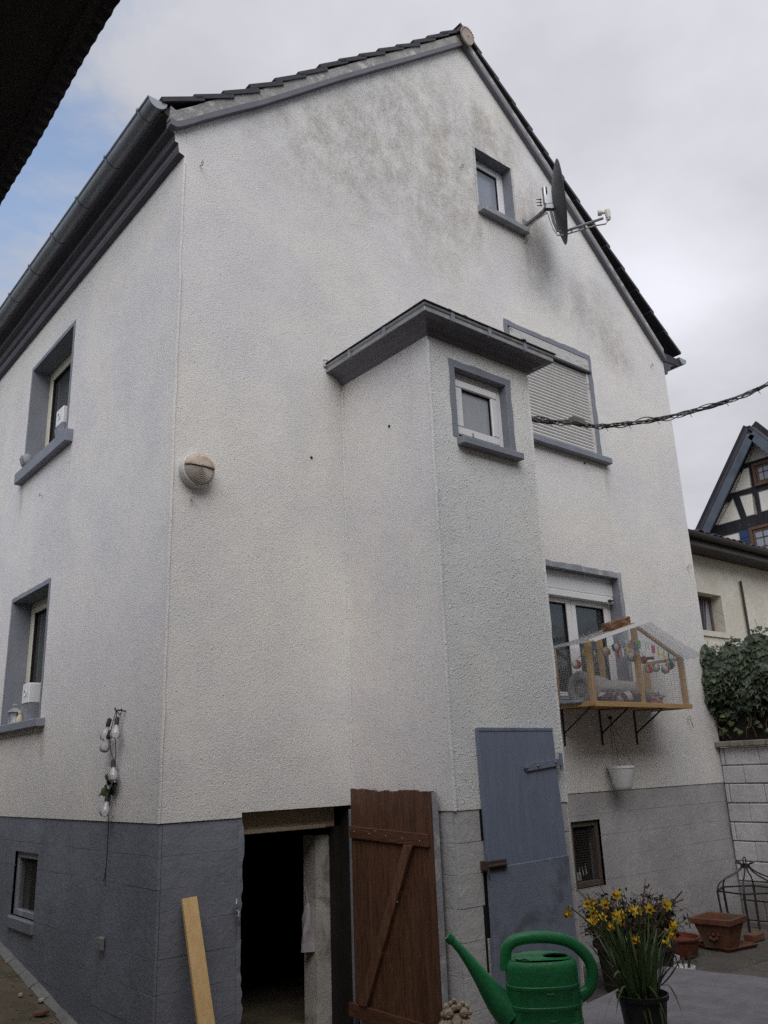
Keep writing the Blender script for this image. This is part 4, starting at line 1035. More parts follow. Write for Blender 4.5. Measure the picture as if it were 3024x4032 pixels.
o = blobmesh('red_blanket', (5.20, -.33, 2.205), (.10, .12, .035), simple('blanket_crimson', (.22, .035, .045), .95, .3, 16, bump=.006, dirt=(.5, .46, .44), dscale=14), 'crimson and white blanket rumpled under the cat', 'blanket', .02)
# sleeping cat at the right end of the cushion
def catmesh():
    V = [(5.04, -.20, 2.30), (5.10, -.25, 2.31), (5.16, -.30, 2.305), (5.215, -.345, 2.285), (5.262, -.385, 2.265), (5.285, -.405, 2.262), (5.305, -.42, 2.252), (5.00, -.17, 2.25), (5.05, -.15, 2.22), (5.12, -.16, 2.215), (5.20, -.42, 2.225), (5.25, -.44, 2.215), (5.10, -.33, 2.25), (5.16, -.38, 2.222)]
    E_ = [(0, 1), (1, 2), (2, 3), (3, 4), (4, 5), (5, 6), (0, 7), (7, 8), (8, 9), (3, 10), (10, 11), (1, 12), (12, 13)]
    rad = [.065, .078, .07, .05, .042, .040, .022, .03, .018, .012, .02, .015, .03, .018]
    me = bpy.data.meshes.new('cat'); me.from_pydata(V, E_, []); o = bpy.data.objects.new('cat', me); COL.objects.link(o)
    sk = o.modifiers.new('skin', 'SKIN'); sk.use_smooth_shade = True
    for i, d_ in enumerate(me.skin_vertices[0].data): d_.radius = (rad[i], rad[i]); d_.use_root = (i == 0)
    ss = o.modifiers.new('sub', 'SUBSURF'); ss.levels = ss.render_levels = 2
    s = NT('tabby_fur'); sx = s.noise(26, 4, .6, 1.0, stretch=(1, 1, 2.2))
    c = s.mix(s.mp(sx, .42, .58), (.34, .32, .30), (.14, .11, .085)); me.materials.append(s.fin(c, 1, s.bump(s.noise(160, 3), .004), spec=.1)); return o
cat = catmesh(); tag(cat, 'small tabby cat lying with its chin down beside the cushion', 'cat')
mb = MB(); hd = Vector((5.283, -.403, 2.268))
for s_ in (-1, 1):
    e = hd+Vector((.6, .75, 0)).normalized()*.026*s_+Vector((-.012, .012, .03)); tipp = e+Vector((-.004, .004, .036))
    mb.add([e+Vector((.014, .014, 0))*.9, e-Vector((.014, .014, 0))*.9, e+Vector((-.012, .012, 0)), tipp], [(0, 1, 3), (1, 2, 3), (2, 0, 3), (0, 2, 1)])
obj('ear', mb, simple('cat_ear', (.13, .10, .085), 1, .2), cat)
mb = MB()
for s_ in (-1, 1): mb.sphere(hd+Vector((.6, .75, 0)).normalized()*.016*s_+Vector((.020, -.024, .008)), .007, 8, 6)
obj('eye', mb, m_dark, cat)

# strings of paper ball lights and letter tags
t = thing('ball_light_string', 'string of multicoloured ball lights inside the cat enclosure', 'string lights', (4.8, -.4, 2.62))
def ballmat(name, c1, c2):
    s = NT(name); sp_ = s.n('ShaderNodeSeparateXYZ'); s.L(s.P, sp_.inputs[0])
    at = s.math('ARCTAN2', sp_.outputs[1], sp_.outputs[0]); w_ = s.math('SINE', s.math('MULTIPLY', at, 3.0))
    w2 = s.math('SINE', s.math('ADD', s.math('MULTIPLY', at, 1.5), .6))
    c = s.mix(s.mp(w_, -.05, .05), (.62, .60, .55), s.mix(s.mp(w2, -.05, .05), c1, c2)); return s.fin(c, .7, s.bump(s.noise(300), .001))
red, blue, grn, yel, org = (.50, .03, .03), (.05, .20, .42), (.05, .18, .09), (.52, .34, .06), (.45, .22, .06)
bm_ = [ballmat('ball_red_yellow', red, yel), ballmat('ball_red_blue', red, blue), ballmat('ball_green', grn, grn), ballmat('ball_ochre', org, yel), ballmat('ball_blue_grey', blue, (.25, .28, .32))]
BAL = [(4.10, -.30, 2.56, 0), (4.115, -.42, 2.65, 0), (4.21, -.40, 2.648, 2), (4.454, -.40, 2.691, 3), (4.625, -.40, 2.74, 1), (4.843, -.42, 2.652, 1), (4.925, -.38, 2.79, 2), (5.062, -.4, 2.643, 0), (5.147, -.4, 2.551, 1), (5.265, -.4, 2.567, 2), (5.445, -.4, 2.558, 1), (5.56, -.40, 2.619, 2), (5.60, -.36, 2.61, 4)]
for k, (x, y, z, c) in enumerate(BAL):
    mb = MB().sphere((0, 0, 0), .045, 20, 12); o = obj('ball', mb, bm_[c], t, smooth=True)
    o.matrix_parent_inverse = Matrix.Translation(-PARENT_LOC[t.name]); o.location = (x, y, z); o.rotation_euler = (jit(.3), jit(.4), R(110)+jit(.8))
wp_ = []
for k in range(len(BAL)-1):
    a = Vector(BAL[k][:3])+Vector((0, 0, .05)); b = Vector(BAL[k+1][:3])+Vector((0, 0, .05)); wp_ += [a, (a+b)/2-Vector((0, 0, .02))]
wp_.append(Vector(BAL[-1][:3])+Vector((0, 0, .05)))
obj('cord', MB().tube(wp_, .0022, 5), m_cableb, t)
t = thing('letter_garland', 'garland of small bright letter tags along the enclosure gable', 'garland', (4.9, YF-.01, 2.7))
TG = [(4.477, 2.645, red, 'I'), (4.56, 2.679, (.7, .7, .7), 'I'), (4.633, 2.693, (.65, .48, .05), 'T'), (4.709, 2.717, (.62, .20, .05), 'I'), (4.784, 2.741, (.03, .06, .30), 'J'), (4.857, 2.765, (.12, .45, .08), 'O'), (4.966, 2.747, (.68, .68, .68), 'I'), (5.017, 2.757, (.68, .68, .68), 'I'), (5.09, 2.735, (.52, .07, .12), 'H'), (5.177, 2.718, (.66, .52, .05), 'L'), (5.273, 2.693, (.66, .52, .05), 'L'), (5.355, 2.672, (.03, .06, .22), 'I')]
tmats = {}
for x, z, c, ch in TG:
    if c not in tmats: tmats[c] = simple('tag_plastic', c, .5, .1)
    mb = MB(); y0, y1 = YF-.030, YF-.022; w_, h_ = .015, .04
    mb.box(x-w_*.55, x+w_*.55, y0, y1, z-h_, z+h_)
    if ch == 'T': mb.box(x-.026, x+.026, y0-.001, y1+.001, z+h_*.45, z+h_*1.02)
    if ch == 'L': mb.box(x, x+.03, y0-.001, y1+.001, z-h_*1.02, z-h_*.5)
    if ch == 'J': mb.box(x-.02, x+.02, y0-.001, y1+.001, z-h_*1.02, z-h_*.3)
    if ch == 'O': mb.box(x-.022, x+.022, y0-.001, y1+.001, z-h_*.5, z+h_*.8)
    if ch == 'H': mb.box(x-.024, x-.012, y0-.001, y1+.001, z-h_*.8, z+h_*.9).box(x+.012, x+.024, y0-.001, y1+.001, z-h_*.8, z+h_*.9)
    obj('letter_tag', mb, tmats[c], t)
obj('cord', MB().tube([(x, YF-.026, z+.045) for x, z, _, _ in TG], .0018, 5), m_cableb, t)

# hanging white pot
t = thing('hanging_pot', 'small white plastic pot hanging by strings below the cat enclosure', 'hanging pot', (4.85, -.10, 1.40))
obj('pot', MB().lathe([(.001, 0), (.070, 0), (.083, .018), (.088, .03), (.128, .20), (.133, .202), (.133, .225), (.126, .225), (.084, .035), (.001, .03)], (4.845, -.135, 1.385), 32), m_white, t, smooth=True)
obj('string', MB().tube([(4.90, -.03, 2.07), (4.72, -.135, 1.60)], .0028, 5).tube([(4.91, -.03, 2.07), (4.93, -.06, 1.60)], .0028, 5).tube([(4.905, -.03, 2.07), (4.94, -.22, 1.60)], .0028, 5), m_cableg, t)
obj('hook', MB().tube([(4.92, 0, 2.07), (4.92, -.04, 2.07), (4.915, -.045, 2.09)], .004, 6).sphere((4.92, -.02, 2.085), .018, 7, 5), m_metal, t)

# ------------------------------------------------------------------ strand of clear bulbs on the side wall
t = thing('bulb_strand', 'strand of clear bulbs with ivy leaves hanging on the side wall', 'string lights', (-.03, .72, 2.14))
obj('hook', MB().tube([(0, .70, 2.15), (-.05, .70, 2.15), (-.055, .70, 2.17)], .006, 6).tube([(0, .63, 2.14), (-.03, .63, 2.14), (-.035, .63, 2.155)], .006, 6).tube([(-.04, .70, 2.15), (-.03, .66, 2.11), (-.035, .63, 2.13)], .004, 6), m_metal, t)
obj('cord', MB().tube(spl([(-.04, .70, 2.15), (-.035, .705, 1.98), (-.03, .70, 1.80), (-.035, .75, 1.67), (-.03, .755, 1.57), (-.03, .765, 1.43), (-.025, .77, 1.18), (-.03, .765, 1.06), (-.02, .82, .98)], 5), .0035, 5).tube(spl([(-.04, .71, 2.15), (-.04, .79, 2.0), (-.035, .78, 1.86), (-.03, .705, 1.79)], 5), .003, 5).tube(spl([(-.03, .765, 1.43), (-.028, .765, 1.2), (-.028, .768, .95)], 4), .0025, 5), m_cableb, t)
BUL = [((-.05, .80, 2.09), (.12, .25)), ((-.05, .66, 2.09), (-.05, -.22)), ((-.055, .76, 2.00), (.1, .45)), ((-.045, .70, 1.79), (-.05, -.5)), ((-.05, .755, 1.565), (0, -.08))]
for (p, (tx_, ty_)) in BUL:
    p = Vector(p); dn = Vector((-.15, ty_, -1)).normalized()
    sk_ = obj('bulb_socket', MB().tube([p+dn*-.012, p, p+dn*.05], [.008, .017, .017], 10), m_cableb, t, smooth=True)
    pr2 = [(.014, .05), (.016, .065), (.028, .085), (.038, .11), (.038, .128), (.026, .150), (.001, .158)]
    obj('bulb_glass', MB().lathe(pr2, p, 16, dn), m_bulbg, sk_, smooth=True)
    obj('bulb_filament', MB().tube([p+dn*.05, p+dn*.09], .006, 6).sphere(p+dn*.10, .009, 6, 5), m_white, sk_)
m_ivy = None
def leafpoly(s):  # five-lobed ivy leaf outline (u, v), tip along +v
    return [(0, 0), (.28*s, -.12*s), (.50*s, .10*s), (.34*s, .30*s), (.36*s, .55*s), (.12*s, .62*s), (0, 1.0*s), (-.12*s, .62*s), (-.36*s, .55*s), (-.34*s, .30*s), (-.50*s, .10*s), (-.28*s, -.12*s)]
def leaf_into(mb, p, nrm, tip, s):
    nrm = Vector(nrm).normalized(); tip = Vector(tip); tip = (tip-nrm*tip.dot(nrm))
    if tip.length < 1e-3: tip = nrm.orthogonal()
    tip.normalize(); side = tip.cross(nrm); L_ = leafpoly(s); vs = []
    for u, v in L_: vs.append(Vector(p)+side*u+tip*v-nrm*(abs(u)*.28+max(0, v-.5*s)*.25))
    vs.append(Vector(p)+tip*.42*s)
    n = len(L_); mb.add(vs, [(i, (i+1) % n, n) for i in range(n)])
def leafmat(name, a, b, rough=.45):
    s = NT(name); gi = s.n('ShaderNodeNewGeometry'); rnd = gi.outputs['Random Per Island']
    c = s.mix(rnd, a, b); c = s.mix(s.math('MULTIPLY', s.mp(s.noise(60, 3), .5, .7), .35), c, sca(b, 1.4))
    m_ = s.fin(c, rough, None, spec=.4); return m_
m_ivy = leafmat('ivy_leaf', (.010, .020, .008), (.050, .072, .030))
m_ivyp = leafmat('ivy_leaf_pale', (.06, .085, .03), (.12, .14, .055))
mb = MB()
for k in range(15):
    z = 1.70-.12*random.random(); y = .745+jit(.03)
    leaf_into(mb, (-.05+jit(.015), y, z), (-1, jit(.6), jit(.6)), (jit(.2), jit(1), jit(1)), .07+.03*random.random())
obj('ivy_sprig', mb, m_ivy, t)

# ------------------------------------------------------------------ plank leaning by the doorway
pv = MB(); a0 = Vector((.157, -.022, .904)); a1 = Vector((.262, -.022, .909)); b0 = Vector((.150, -.42, -.09)); b1 = Vector((.262, -.42, -.09))
th = Vector((0, -.024, .01))
pv.add([a0, a1, b1, b0, a0+th, a1+th, b1+th, b0+th], [(0, 1, 2, 3), (7, 6, 5, 4), (0, 4, 5, 1), (1, 5, 6, 2), (2, 6, 7, 3), (3, 7, 4, 0)])
o = obj('plank', pv, m_plank, bevel=.002); tag(o, 'pale raw pine plank leaning against the slate plinth', 'plank')

# bag hanging in the doorway
bg_ = MB(); vs = []; NZ, NA = 12, 16
for i in range(NZ+1):
    q = i/NZ; z = .73-.33*q; r = .012+.058*math.sin(min(1, q*1.25)*math.pi*.62)
    for k in range(NA):
        a = 2*math.pi*k/NA; rr = r*(1+.22*math.sin(3*a+q*5)+jit(.06)); vs.append((1.345+rr*math.cos(a)*.8, .27+rr*math.sin(a)*.7, z))
bg_.add(vs, [(i*NA+k, i*NA+(k+1) % NA, (i+1)*NA+(k+1) % NA, (i+1)*NA+k) for i in range(NZ) for k in range(NA)])
bg_.tube([(1.345, .27, .73), (1.35, .30, .80), (1.36, .33, .83)], .004, 5)
o = obj('bag', bg_, simple('bag_pale_mauve', (.34, .30, .32), .7, .15, bump=.004, bs=25), smooth=True); tag(o, 'crumpled pale bag hanging inside the dark cellar doorway', 'bag')

# ------------------------------------------------------------------ window sill ornaments on the side wall
t = thing('sill_lantern', 'small grey lantern with roof and candle on the lower side window sill', 'lantern', (.05, 3.44, 2.225))
bx, by, bz = .04, 3.44, 2.226
obj('base', MB().box(bx-.045, bx+.045, by-.045, by+.045, bz, bz+.012), m_grey_l, t)
mb = MB()
for sx_ in (-1, 1):
    for sy_ in (-1, 1): mb.box(bx+sx_*.038-.005, bx+sx_*.038+.005, by+sy_*.038-.005, by+sy_*.038+.005, bz+.012, bz+.11)
obj('lantern_post', mb, m_grey_l, t)
obj('lantern_roof', MB().lathe([(.075, .108), (.078, .114), (.03, .150), (.022, .152), (.022, .172), (.030, .175), (.015, .195), (.001, .197)], (bx, by, bz), 4, ph=math.pi/4), m_grey_l, t)
obj('ring', MB().tube([(bx, by+.016*math.cos(q), bz+.205+.014*math.sin(q)) for q in [2*math.pi*k/12 for k in range(13)]], .003, 5), m_grey_l, t)
obj('candle', MB().lathe([(.001, .08), (.024, .08), (.024, .012)], (bx, by, bz), 14), m_white, t, smooth=True)
def trough(yc, z, label, xoff=.05):
    t = thing('sill_planter', label, 'planter', (xoff, yc, z))
    p = MB(); w0, w1, h_ = .055, .075, .15
    p.add([(xoff-w0, yc-.11, z), (xoff+w0, yc-.11, z), (xoff+w0, yc+.11, z), (xoff-w0, yc+.11, z), (xoff-w1, yc-.13, z+h_), (xoff+w1, yc-.13, z+h_), (xoff+w1, yc+.13, z+h_), (xoff-w1, yc+.13, z+h_)], [(3, 2, 1, 0), (0, 1, 5, 4), (1, 2, 6, 5), (2, 3, 7, 6), (3, 0, 4, 7)])
    obj('lower_pot', p, m_grey_l, t, bevel=.004)
    obj('upper_box', MB().box(xoff-.075, xoff+.075, yc-.10, yc+.10, z+h_+.002, z+h_+.19), m_white, t, bevel=.008)
    obj('box_motif', MB().lathe([(.03, .0), (.034, .004), (.03, .008)], (xoff-.076, yc, z+h_+.10), 16, (-1, 0, 0)), m_white, t)
    return t
trough(2.93, 2.226, 'white box stacked on a grey pot on the lower side window sill')
trough(2.60, 4.932, 'white box stacked on a grey pot on the upper side window sill')
def figurine(c, r, mat, label, cat):
    t = thing('figurine', label, cat, c); x, y, z = c
    obj('body', MB().lathe([(.001, 0), (r, 0), (r*1.05, r*.6), (r*.8, r*1.5), (r*.45, r*2.0), (r*.5, r*2.4), (r*.35, r*2.8), (.001, r*2.9)], c, 16), mat, t, smooth=True)
    obj('head', MB().sphere((x, y, z+r*2.6), r*.62, 12, 8).sphere((x-.2*r, y-r*.4, z+r*3.1), r*.16, 6, 5).sphere((x-.2*r, y+r*.4, z+r*3.1), r*.16, 6, 5), mat, t, smooth=True)
m_fig = simple('figurine_cream', (.60, .50, .36), .7, .2, 30)
figurine((.03, 3.22, 2.226), .035, m_fig, 'small cream figurine between lantern and planter on the lower sill', 'figurine')
figurine((.06, 2.98, 4.932), .04, m_fig, 'small cream figurine at the foot of the upper window frame', 'figurine')
t = thing('stone_owl', 'rounded grey ornament at the far end of the upper side window sill', 'ornament', (-.01, 3.60, 4.93))
obj('body', MB().sphere((-.02, 3.60, 5.015), .085, 18, 12, (.75, 1, 1.0)), m_grey_l, t, smooth=True)
obj('wing', MB().tube([(-.085, 3.58, 5.06), (-.095, 3.55, 5.01), (-.07, 3.55, 4.95)], [.01, .016, .008], 8), m_steel, t, smooth=True)

# ------------------------------------------------------------------ garden wall, ivy
t = thing('garden_wall', 'white painted block wall with stone coping at the right of the yard', 'wall', (6.95, -2.5, ZG))
m_blockw = plinthmat('block_wall_white_paint', (.58, .575, .58), (.44, .425, .41)); m_blockd = plinthmat('block_wall_taupe_paint', (.28, .265, .255), (.22, .20, .18))
obj('core', MB().box(6.97, 7.16, -6.0, -.01, -.3, 1.76), m_blockd, t)
ZW = [-.3, -.07, .13, .33]
blocks(t, m_blockd, -3.0, -.012, ZW, .42, lambda u, d, z: (6.95+d, u, z), gap=.010, vgap=.008, proud=.006, bev=.008)
blocks(t, m_blockw, -3.0, -.012, [.33, .535, .745, .945, 1.15, 1.36, 1.56, 1.762], .42, lambda u, d, z: (6.95+d, u, z), gap=.010, vgap=.005, proud=.005, bev=.008)
for i in range(9):
    y = -.0-i*.62
    obj('coping', MB().box(6.88+jit(.006), 7.2, y-.61, y, 1.764, 1.828+jit(.004)), simple('coping_stone', (.24, .22, .18), .9, .3, 7, bump=.008, bs=25, dirt=(.10, .09, .07), dscale=5) if i == 0 else bpy.data.materials['coping_stone'], t, bevel=.01)
t = thing('ivy_hedge', 'dense dark ivy growing over the fence on top of the block wall', 'ivy', (7.05, -1.2, 1.83))
obj('fence_panel', MB().box(7.03, 7.12, -4.0, .10, 1.83, 2.80), simple('fence_dark', (.02, .017, .015), .95, .3), t)
mb = MB(); mp_ = MB()
def ivy_top(y): return 2.90+.06*math.sin(y*7)+.05*math.sin(y*17+1)
def ivy_bot(y): return 2.22-.05*math.sin(y*9)
for k in range(4200):
    y = .02-2.6*random.random()**1.25; z0, z1 = ivy_bot(y), ivy_top(y); z = z0+(z1-z0)*random.random()**.85
    bul = .20*math.sin(math.pi*min(1, max(0, (z-z0+.15)/(z1-z0+.3))))+.04*math.sin(y*11+z*9)
    x = 7.02-bul+random.random()**1.7*.10
    if y > -.08 and z < 2.5 and random.random() < .5: continue
    leaf_into(mb, (x, y, z), (-1+jit(.5), -.35+jit(.6), .55+jit(.5)), (-.3+jit(.5), jit(.9), -.8+jit(.5)), random.choice((.045, .06, .075, .095))+.03*random.random())
for k in range(170):
    y = .03-1.8*random.random(); z = 2.10+.25*random.random()-.2*(random.random()**3)
    leaf_into(mb if k % 3 else mp_, (6.98+jit(.05), y, z), (-1+jit(.4), -.3+jit(.5), .4+jit(.5)), (jit(.4), jit(.9), -.8), .05+.04*random.random())
for k in range(60):
    y = .08-.25*random.random(); z = 2.30+.6*random.random(); x = 6.86+jit(.05)
    leaf_into(mb, (x, y-.05, z), (-.9+jit(.4), -.6+jit(.4), .4), (jit(.6), jit(.6), -.8), .055+.03*random.random())
for k in range(70):
    y = -1.5*random.random(); z = ivy_top(y)+.10*random.random()
    leaf_into(mb, (6.98+jit(.1), y, z), (-.7+jit(.6), -.4+jit(.6), .7), (jit(.8), jit(.9), jit(.9)), .055+.03*random.random())
for k in range(9):
    y = -.12-.1*k; leaf_into(mp_, (6.95+jit(.03), y, 1.98+jit(.10)), (-1, -.3, .3+jit(.4)), (jit(.5), jit(.9), -.8), .06+.03*random.random())
obj('foliage', mb, m_ivy, t, fixn=False)['kind'] = 'stuff'
obj('pale_leaves', mp_, m_ivyp, t, fixn=False)['kind'] = 'stuff'
st = MB()
for k in range(12):
    y = -.05-.14*k+jit(.05); p = Vector((7.0, y, 1.86)); pts = [p]
    for q in range(6): p = p+Vector((jit(.03)-.01, jit(.09), .08)); pts.append(p)
    st.tube(spl(pts, 3), .004, 5)
st.tube(spl([(6.96, -.35, 2.25), (6.92, -.42, 2.20), (6.93, -.47, 2.08), (6.94, -.44, 1.98), (6.95, -.38, 1.96)], 4), .005, 5)
for k in range(8):
    y = -.02-.1*k; st.tube([(6.97, y, ivy_top(y)-.05), (6.93+jit(.05), y+jit(.06), ivy_top(y)+.12+jit(.04))], .003, 5)
obj('stem', st, simple('ivy_stem', (.16, .13, .08), .9, .3), t)['kind'] = 'stuff'

# ------------------------------------------------------------------ cream house behind
t = thing('cream_house', 'low cream plastered building with tiled eave behind the ivy', 'house', (12.5, 3.0, ZG))
s_ = NT('cream_plaster'); c_ = s_.mix(s_.mp(s_.noise(1.2, 6, .65, .6), .35, .7), (.55, .51, .43), (.66, .63, .56)); c_ = s_.mix(s_.math('MULTIPLY', s_.mp(s_.noise(3.5, 6, .7), .58, .7), .35), c_, (.36, .31, .25))
m_crpl = s_.fin(c_, .9, s_.bump(s_.noise(9, 5, .6), .015), spec=.15)
m_dkeave = simple('dark_brown_eave', (.045, .038, .038), .7, .25)
CW = (10.35, 11.245, 3.69, 4.345)
mb = MB().holed([(8.2, ZG), (20, ZG), (20, 5.2), (8.2, 5.2)], [rect(*CW)], lambda u, v: (u, 2.0, v))
a, b, c, d = CW
for (u0, z0), (u1, z1) in (((a, c), (a, d)), ((b, c), (b, d)), ((a, d), (b, d)), ((a, c), (b, c))): mb.add([(u0, 2, z0), (u1, 2, z1), (u1, 2.22, z1), (u0, 2.22, z0)], [(0, 1, 2, 3)])
mb.add([(8.2, 2, ZG), (8.2, 4, ZG), (8.2, 4, 5.5), (8.2, 2, 5.2)], [(0, 1, 2, 3)])
obj('wall', mb, m_crpl, t)
wc = obj('window', frame_bars(MB(), a, b, c, d, .06, lambda u, dd, z: (u, 2.2+dd, z), 0, .05), m_dkwood, t)
obj('pane', MB().box(a+.05, b-.05, 2.222, 2.23, c+.05, d-.05), m_atticpane, wc)
mb = MB()
for k in range(6): x = 10.75+k*.05; mb.beam((x-.12, 2.17, c+.02), (x+.03+jit(.04), 2.19, d-.05), .025, .008)
obj('window_slat', mb, simple('slat_mauve_brown', (.10, .075, .075), .8, .3), wc)
obj('window_ledge', MB().box(9.9, 11.30, 1.97, 1.998, 3.60, 3.69), m_crpl, t)
obj('down_pipe', MB().tube([(11.945, 1.96, 4.68), (11.95, 1.96, 3.0)], .022, 10), simple('pipe_dark_brown', (.05, .038, .03), .5, .2), t, smooth=True)
obj('soffit', MB().box(8.0, 20, 1.62, 2.0, 5.0, 5.05), m_dkeave, t)
mb = MB(); vs = []
for x in (8.0, 20):
    for k in range(N+1): a_ = math.pi+math.pi*k/N; vs.append((x, 1.60+.075*math.cos(a_), 5.21+.09*math.sin(a_)))
mb.add(vs, [(k, k+1, N+2+k, N+1+k) for k in range(N)])
obj('gutter', mb, m_dkeave, t, smooth=True)
obj('fascia', MB().box(8.0, 20, 1.66, 1.69, 5.05, 5.24), m_dkeave, t)
obj('roof_slab', MB().add([(8, 1.62, 5.22), (20, 1.62, 5.22), (20, 3.6, 5.60), (8, 3.6, 5.60), (8, 1.62, 5.18), (20, 1.62, 5.18), (20, 3.6, 5.56), (8, 3.6, 5.56)], [(0, 1, 2, 3), (7, 6, 5, 4), (0, 4, 5, 1), (1, 5, 6, 2), (2, 6, 7, 3), (3, 7, 4, 0)]), m_tile, t)
cm = MB(); vs = []
for y in (0, .36):
    for k in range(9): a_ = math.pi*k/8; vs.append((.10*math.cos(a_), y, .055*math.sin(a_)+y*.19))
    for k in range(9): a_ = math.pi*(8-k)/8; vs.append((.085*math.cos(a_), y, .04*math.sin(a_)+y*.19))
cm.add(vs, [(k, (k+1) % 18, 18+(k+1) % 18, 18+k) for k in range(18)]+[tuple(range(18))])
cme = bpy.data.meshes.new('roof_tile'); cme.from_pydata(cm.v, [], cm.f); cme.materials.append(m_tile)
for k in range(26):
    o = link('roof_tile', cme, t); o.location = (10.2+k*.215, 1.60+jit(.02), 5.235+jit(.012)); o.rotation_euler = (jit(.05), jit(.05), jit(.05))
    o2 = link('roof_tile', cme, t); o2.location = (10.2+k*.215, 1.92+jit(.02), 5.31+jit(.012)); o2.rotation_euler = (jit(.05), jit(.05), jit(.05))

# ------------------------------------------------------------------ half-timbered house behind
HX = 18.0
t = thing('timber_house', 'half-timbered house with dark beams and steep gable behind the cream building', 'house', (20, 3.2, ZG))
fh = lambda y, d, z: (HX+d, y, z)
AP = (4.116, 9.84); sl = (9.842-7.248)/(6.046-4.116)
m_beam = woodmat('black_timber', (.012, .011, .016), (.035, .032, .04), 2, .7, (.12, .11, .10), .6)
m_infill = simple('cream_infill', (.80, .76, .68), .9, .06, 3)
m_barge = simple('barge_blue_grey', (.09, .11, .14), .5, .2, 3, dirt=(.06, .07, .09), dscale=2)
m_brwin = woodmat('window_brown', (.09, .05, .03), (.17, .10, .06), 2, .6)
m_bluesh = simple('shutter_blue', (.03, .055, .13), .5, .15)
yl = lambda z, o=0: AP[0]+(AP[1]-z)/sl+o
yr = lambda z, o=0: AP[0]-(AP[1]-z)/sl-o
obj('wall', MB().prism([(yl(5.0), -.1), (yl(5.0), 5.0), (AP[0], AP[1]-.1), (yr(5.0), 5.0), (yr(5.0), -.1)], lambda u, v, d: (HX+.06+d, u, v), 0, 8.0), m_infill, t)
def tim(y0, z0, y1, z1, w_=.2): obj('beam', MB().beam((HX+.03, y0, z0), (HX+.03, y1, z1), w_, .10+jit(.004), up=(-1, 0, 0)), m_beam, t)
tim(yl(5), 5, AP[0], AP[1], .42); tim(yr(5), 5, AP[0], AP[1], .42)
tim(yl(8.87, -.1), 8.86, yr(8.87, -.1), 8.86, .15)
tim(yl(8.18), 8.175, yr(8.18), 8.175, .17)
tim(yl(7.36), 7.36, yr(7.36), 7.36, .34)
tim(4.27, 7.45, 4.27, 8.88, .11); tim(3.96-.4, 7.45, 3.96-.4, 8.88, .14)
tim(4.80, 8.13, 4.68, 7.5, .13)
tim(3.30, 8.13, 3.42, 7.5, .13)
tim(5.62, 7.3, 6.1, 5.0, .2); tim(yl(6.5), 6.5, yr(6.5), 6.5, .2); tim(4.55, 7.2, 4.55, 5.5, .1)
# inner grey rims of the infill panels
def panel(pts):
    obj('infill_panel', MB().prism(pts, lambda u, v, d: (HX+d, u, v), -.034, .05), m_infill, t)
    cx_ = sum(p[0] for p in pts)/len(pts); cz_ = sum(p[1] for p in pts)/len(pts)
    big = [(cx_+(p[0]-cx_)*1.10, cz_+(p[1]-cz_)*1.10) for p in pts]
    obj('panel_rim', MB().holed(big, [pts], lambda u, v: (HX-.031, u, v)), simple('rim_grey', (.16, .15, .17), .8) if 'rim_grey' not in bpy.data.materials else bpy.data.materials['rim_grey'], t)
panel([(3.976, 9.409), (4.32, 8.938), (3.63, 8.938)]); panel([(4.469, 8.784), (4.336, 8.787), (4.36, 8.27), (4.806, 8.265)]); panel([(4.894, 8.09), (4.78, 7.525), (5.40, 7.512)])
panel([(4.691, 8.10), (4.364, 8.085), (4.392, 7.555), (4.596, 7.552)]); panel([(4.182, 8.071), (3.68, 8.08), (3.68, 7.575), (4.187, 7.575)]); panel([(5.34, 7.168), (4.86, 7.165), (4.86, 6.6), (5.60, 6.6)])
def twin(y0, y1, z0, z1):
    w_ = obj('window', frame_bars(MB(), y0, y1, z0, z1, .075, fh, -.09, .02), m_brwin, t, bevel=.005)
    obj('sash', frame_bars(MB(), y0+.085, y1-.085, z0+.085, z1-.085, .05, fh, -.06, .01), m_brwin, w_)
    ym = (y0+y1)/2; mb = MB().box(HX-.07, HX, ym-.03, ym+.03, z0+.1, z1-.1); k = 1
    while z0+.1+k*.24 < z1-.1: zq = z0+.1+k*.24; mb.box(HX-.055, HX, y0+.1, y1-.1, zq-.01, zq+.01); k += 1
    mb.box(HX-.055, HX, (y0+ym)/2+.02, (y0+ym)/2+.04, z0+.1, z1-.1).box(HX-.055, HX, (y1+ym)/2-.04, (y1+ym)/2-.02, z0+.1, z1-.1)
    obj('glazing_bar', mb, m_brwin, w_)
    obj('pane', MB().box(HX-.04, HX-.034, y0+.1, y1-.1, z0+.1, z1-.1), m_atticpane, w_)
twin(3.30, 4.232, 8.237, 8.842); twin(3.35, 4.588, 6.10, 7.22)
sh = obj('shutter', MB().box(HX-.07, HX-.04, 4.60, 4.855, 6.10, 7.19), m_bluesh, t, bevel=.004)
obj('shutter_batten', MB().box(HX-.082, HX-.071, 4.60, 4.855, 7.005, 7.03), m_bluesh, sh)
mb = MB()
for dy, dz in ((0, .022), (-.02, -.012), (.02, -.012)): mb.lathe([(.001, 0), (.017, 0), (.017, .004)], (HX-.0705, 4.72+dy, 6.88+dz), 10, (-1, 0, 0))
mb.box(HX-.0745, HX-.0705, 4.713, 4.727, 6.84, 6.87); obj('shutter_cutout', mb, m_dark, sh)
bw_ = .30
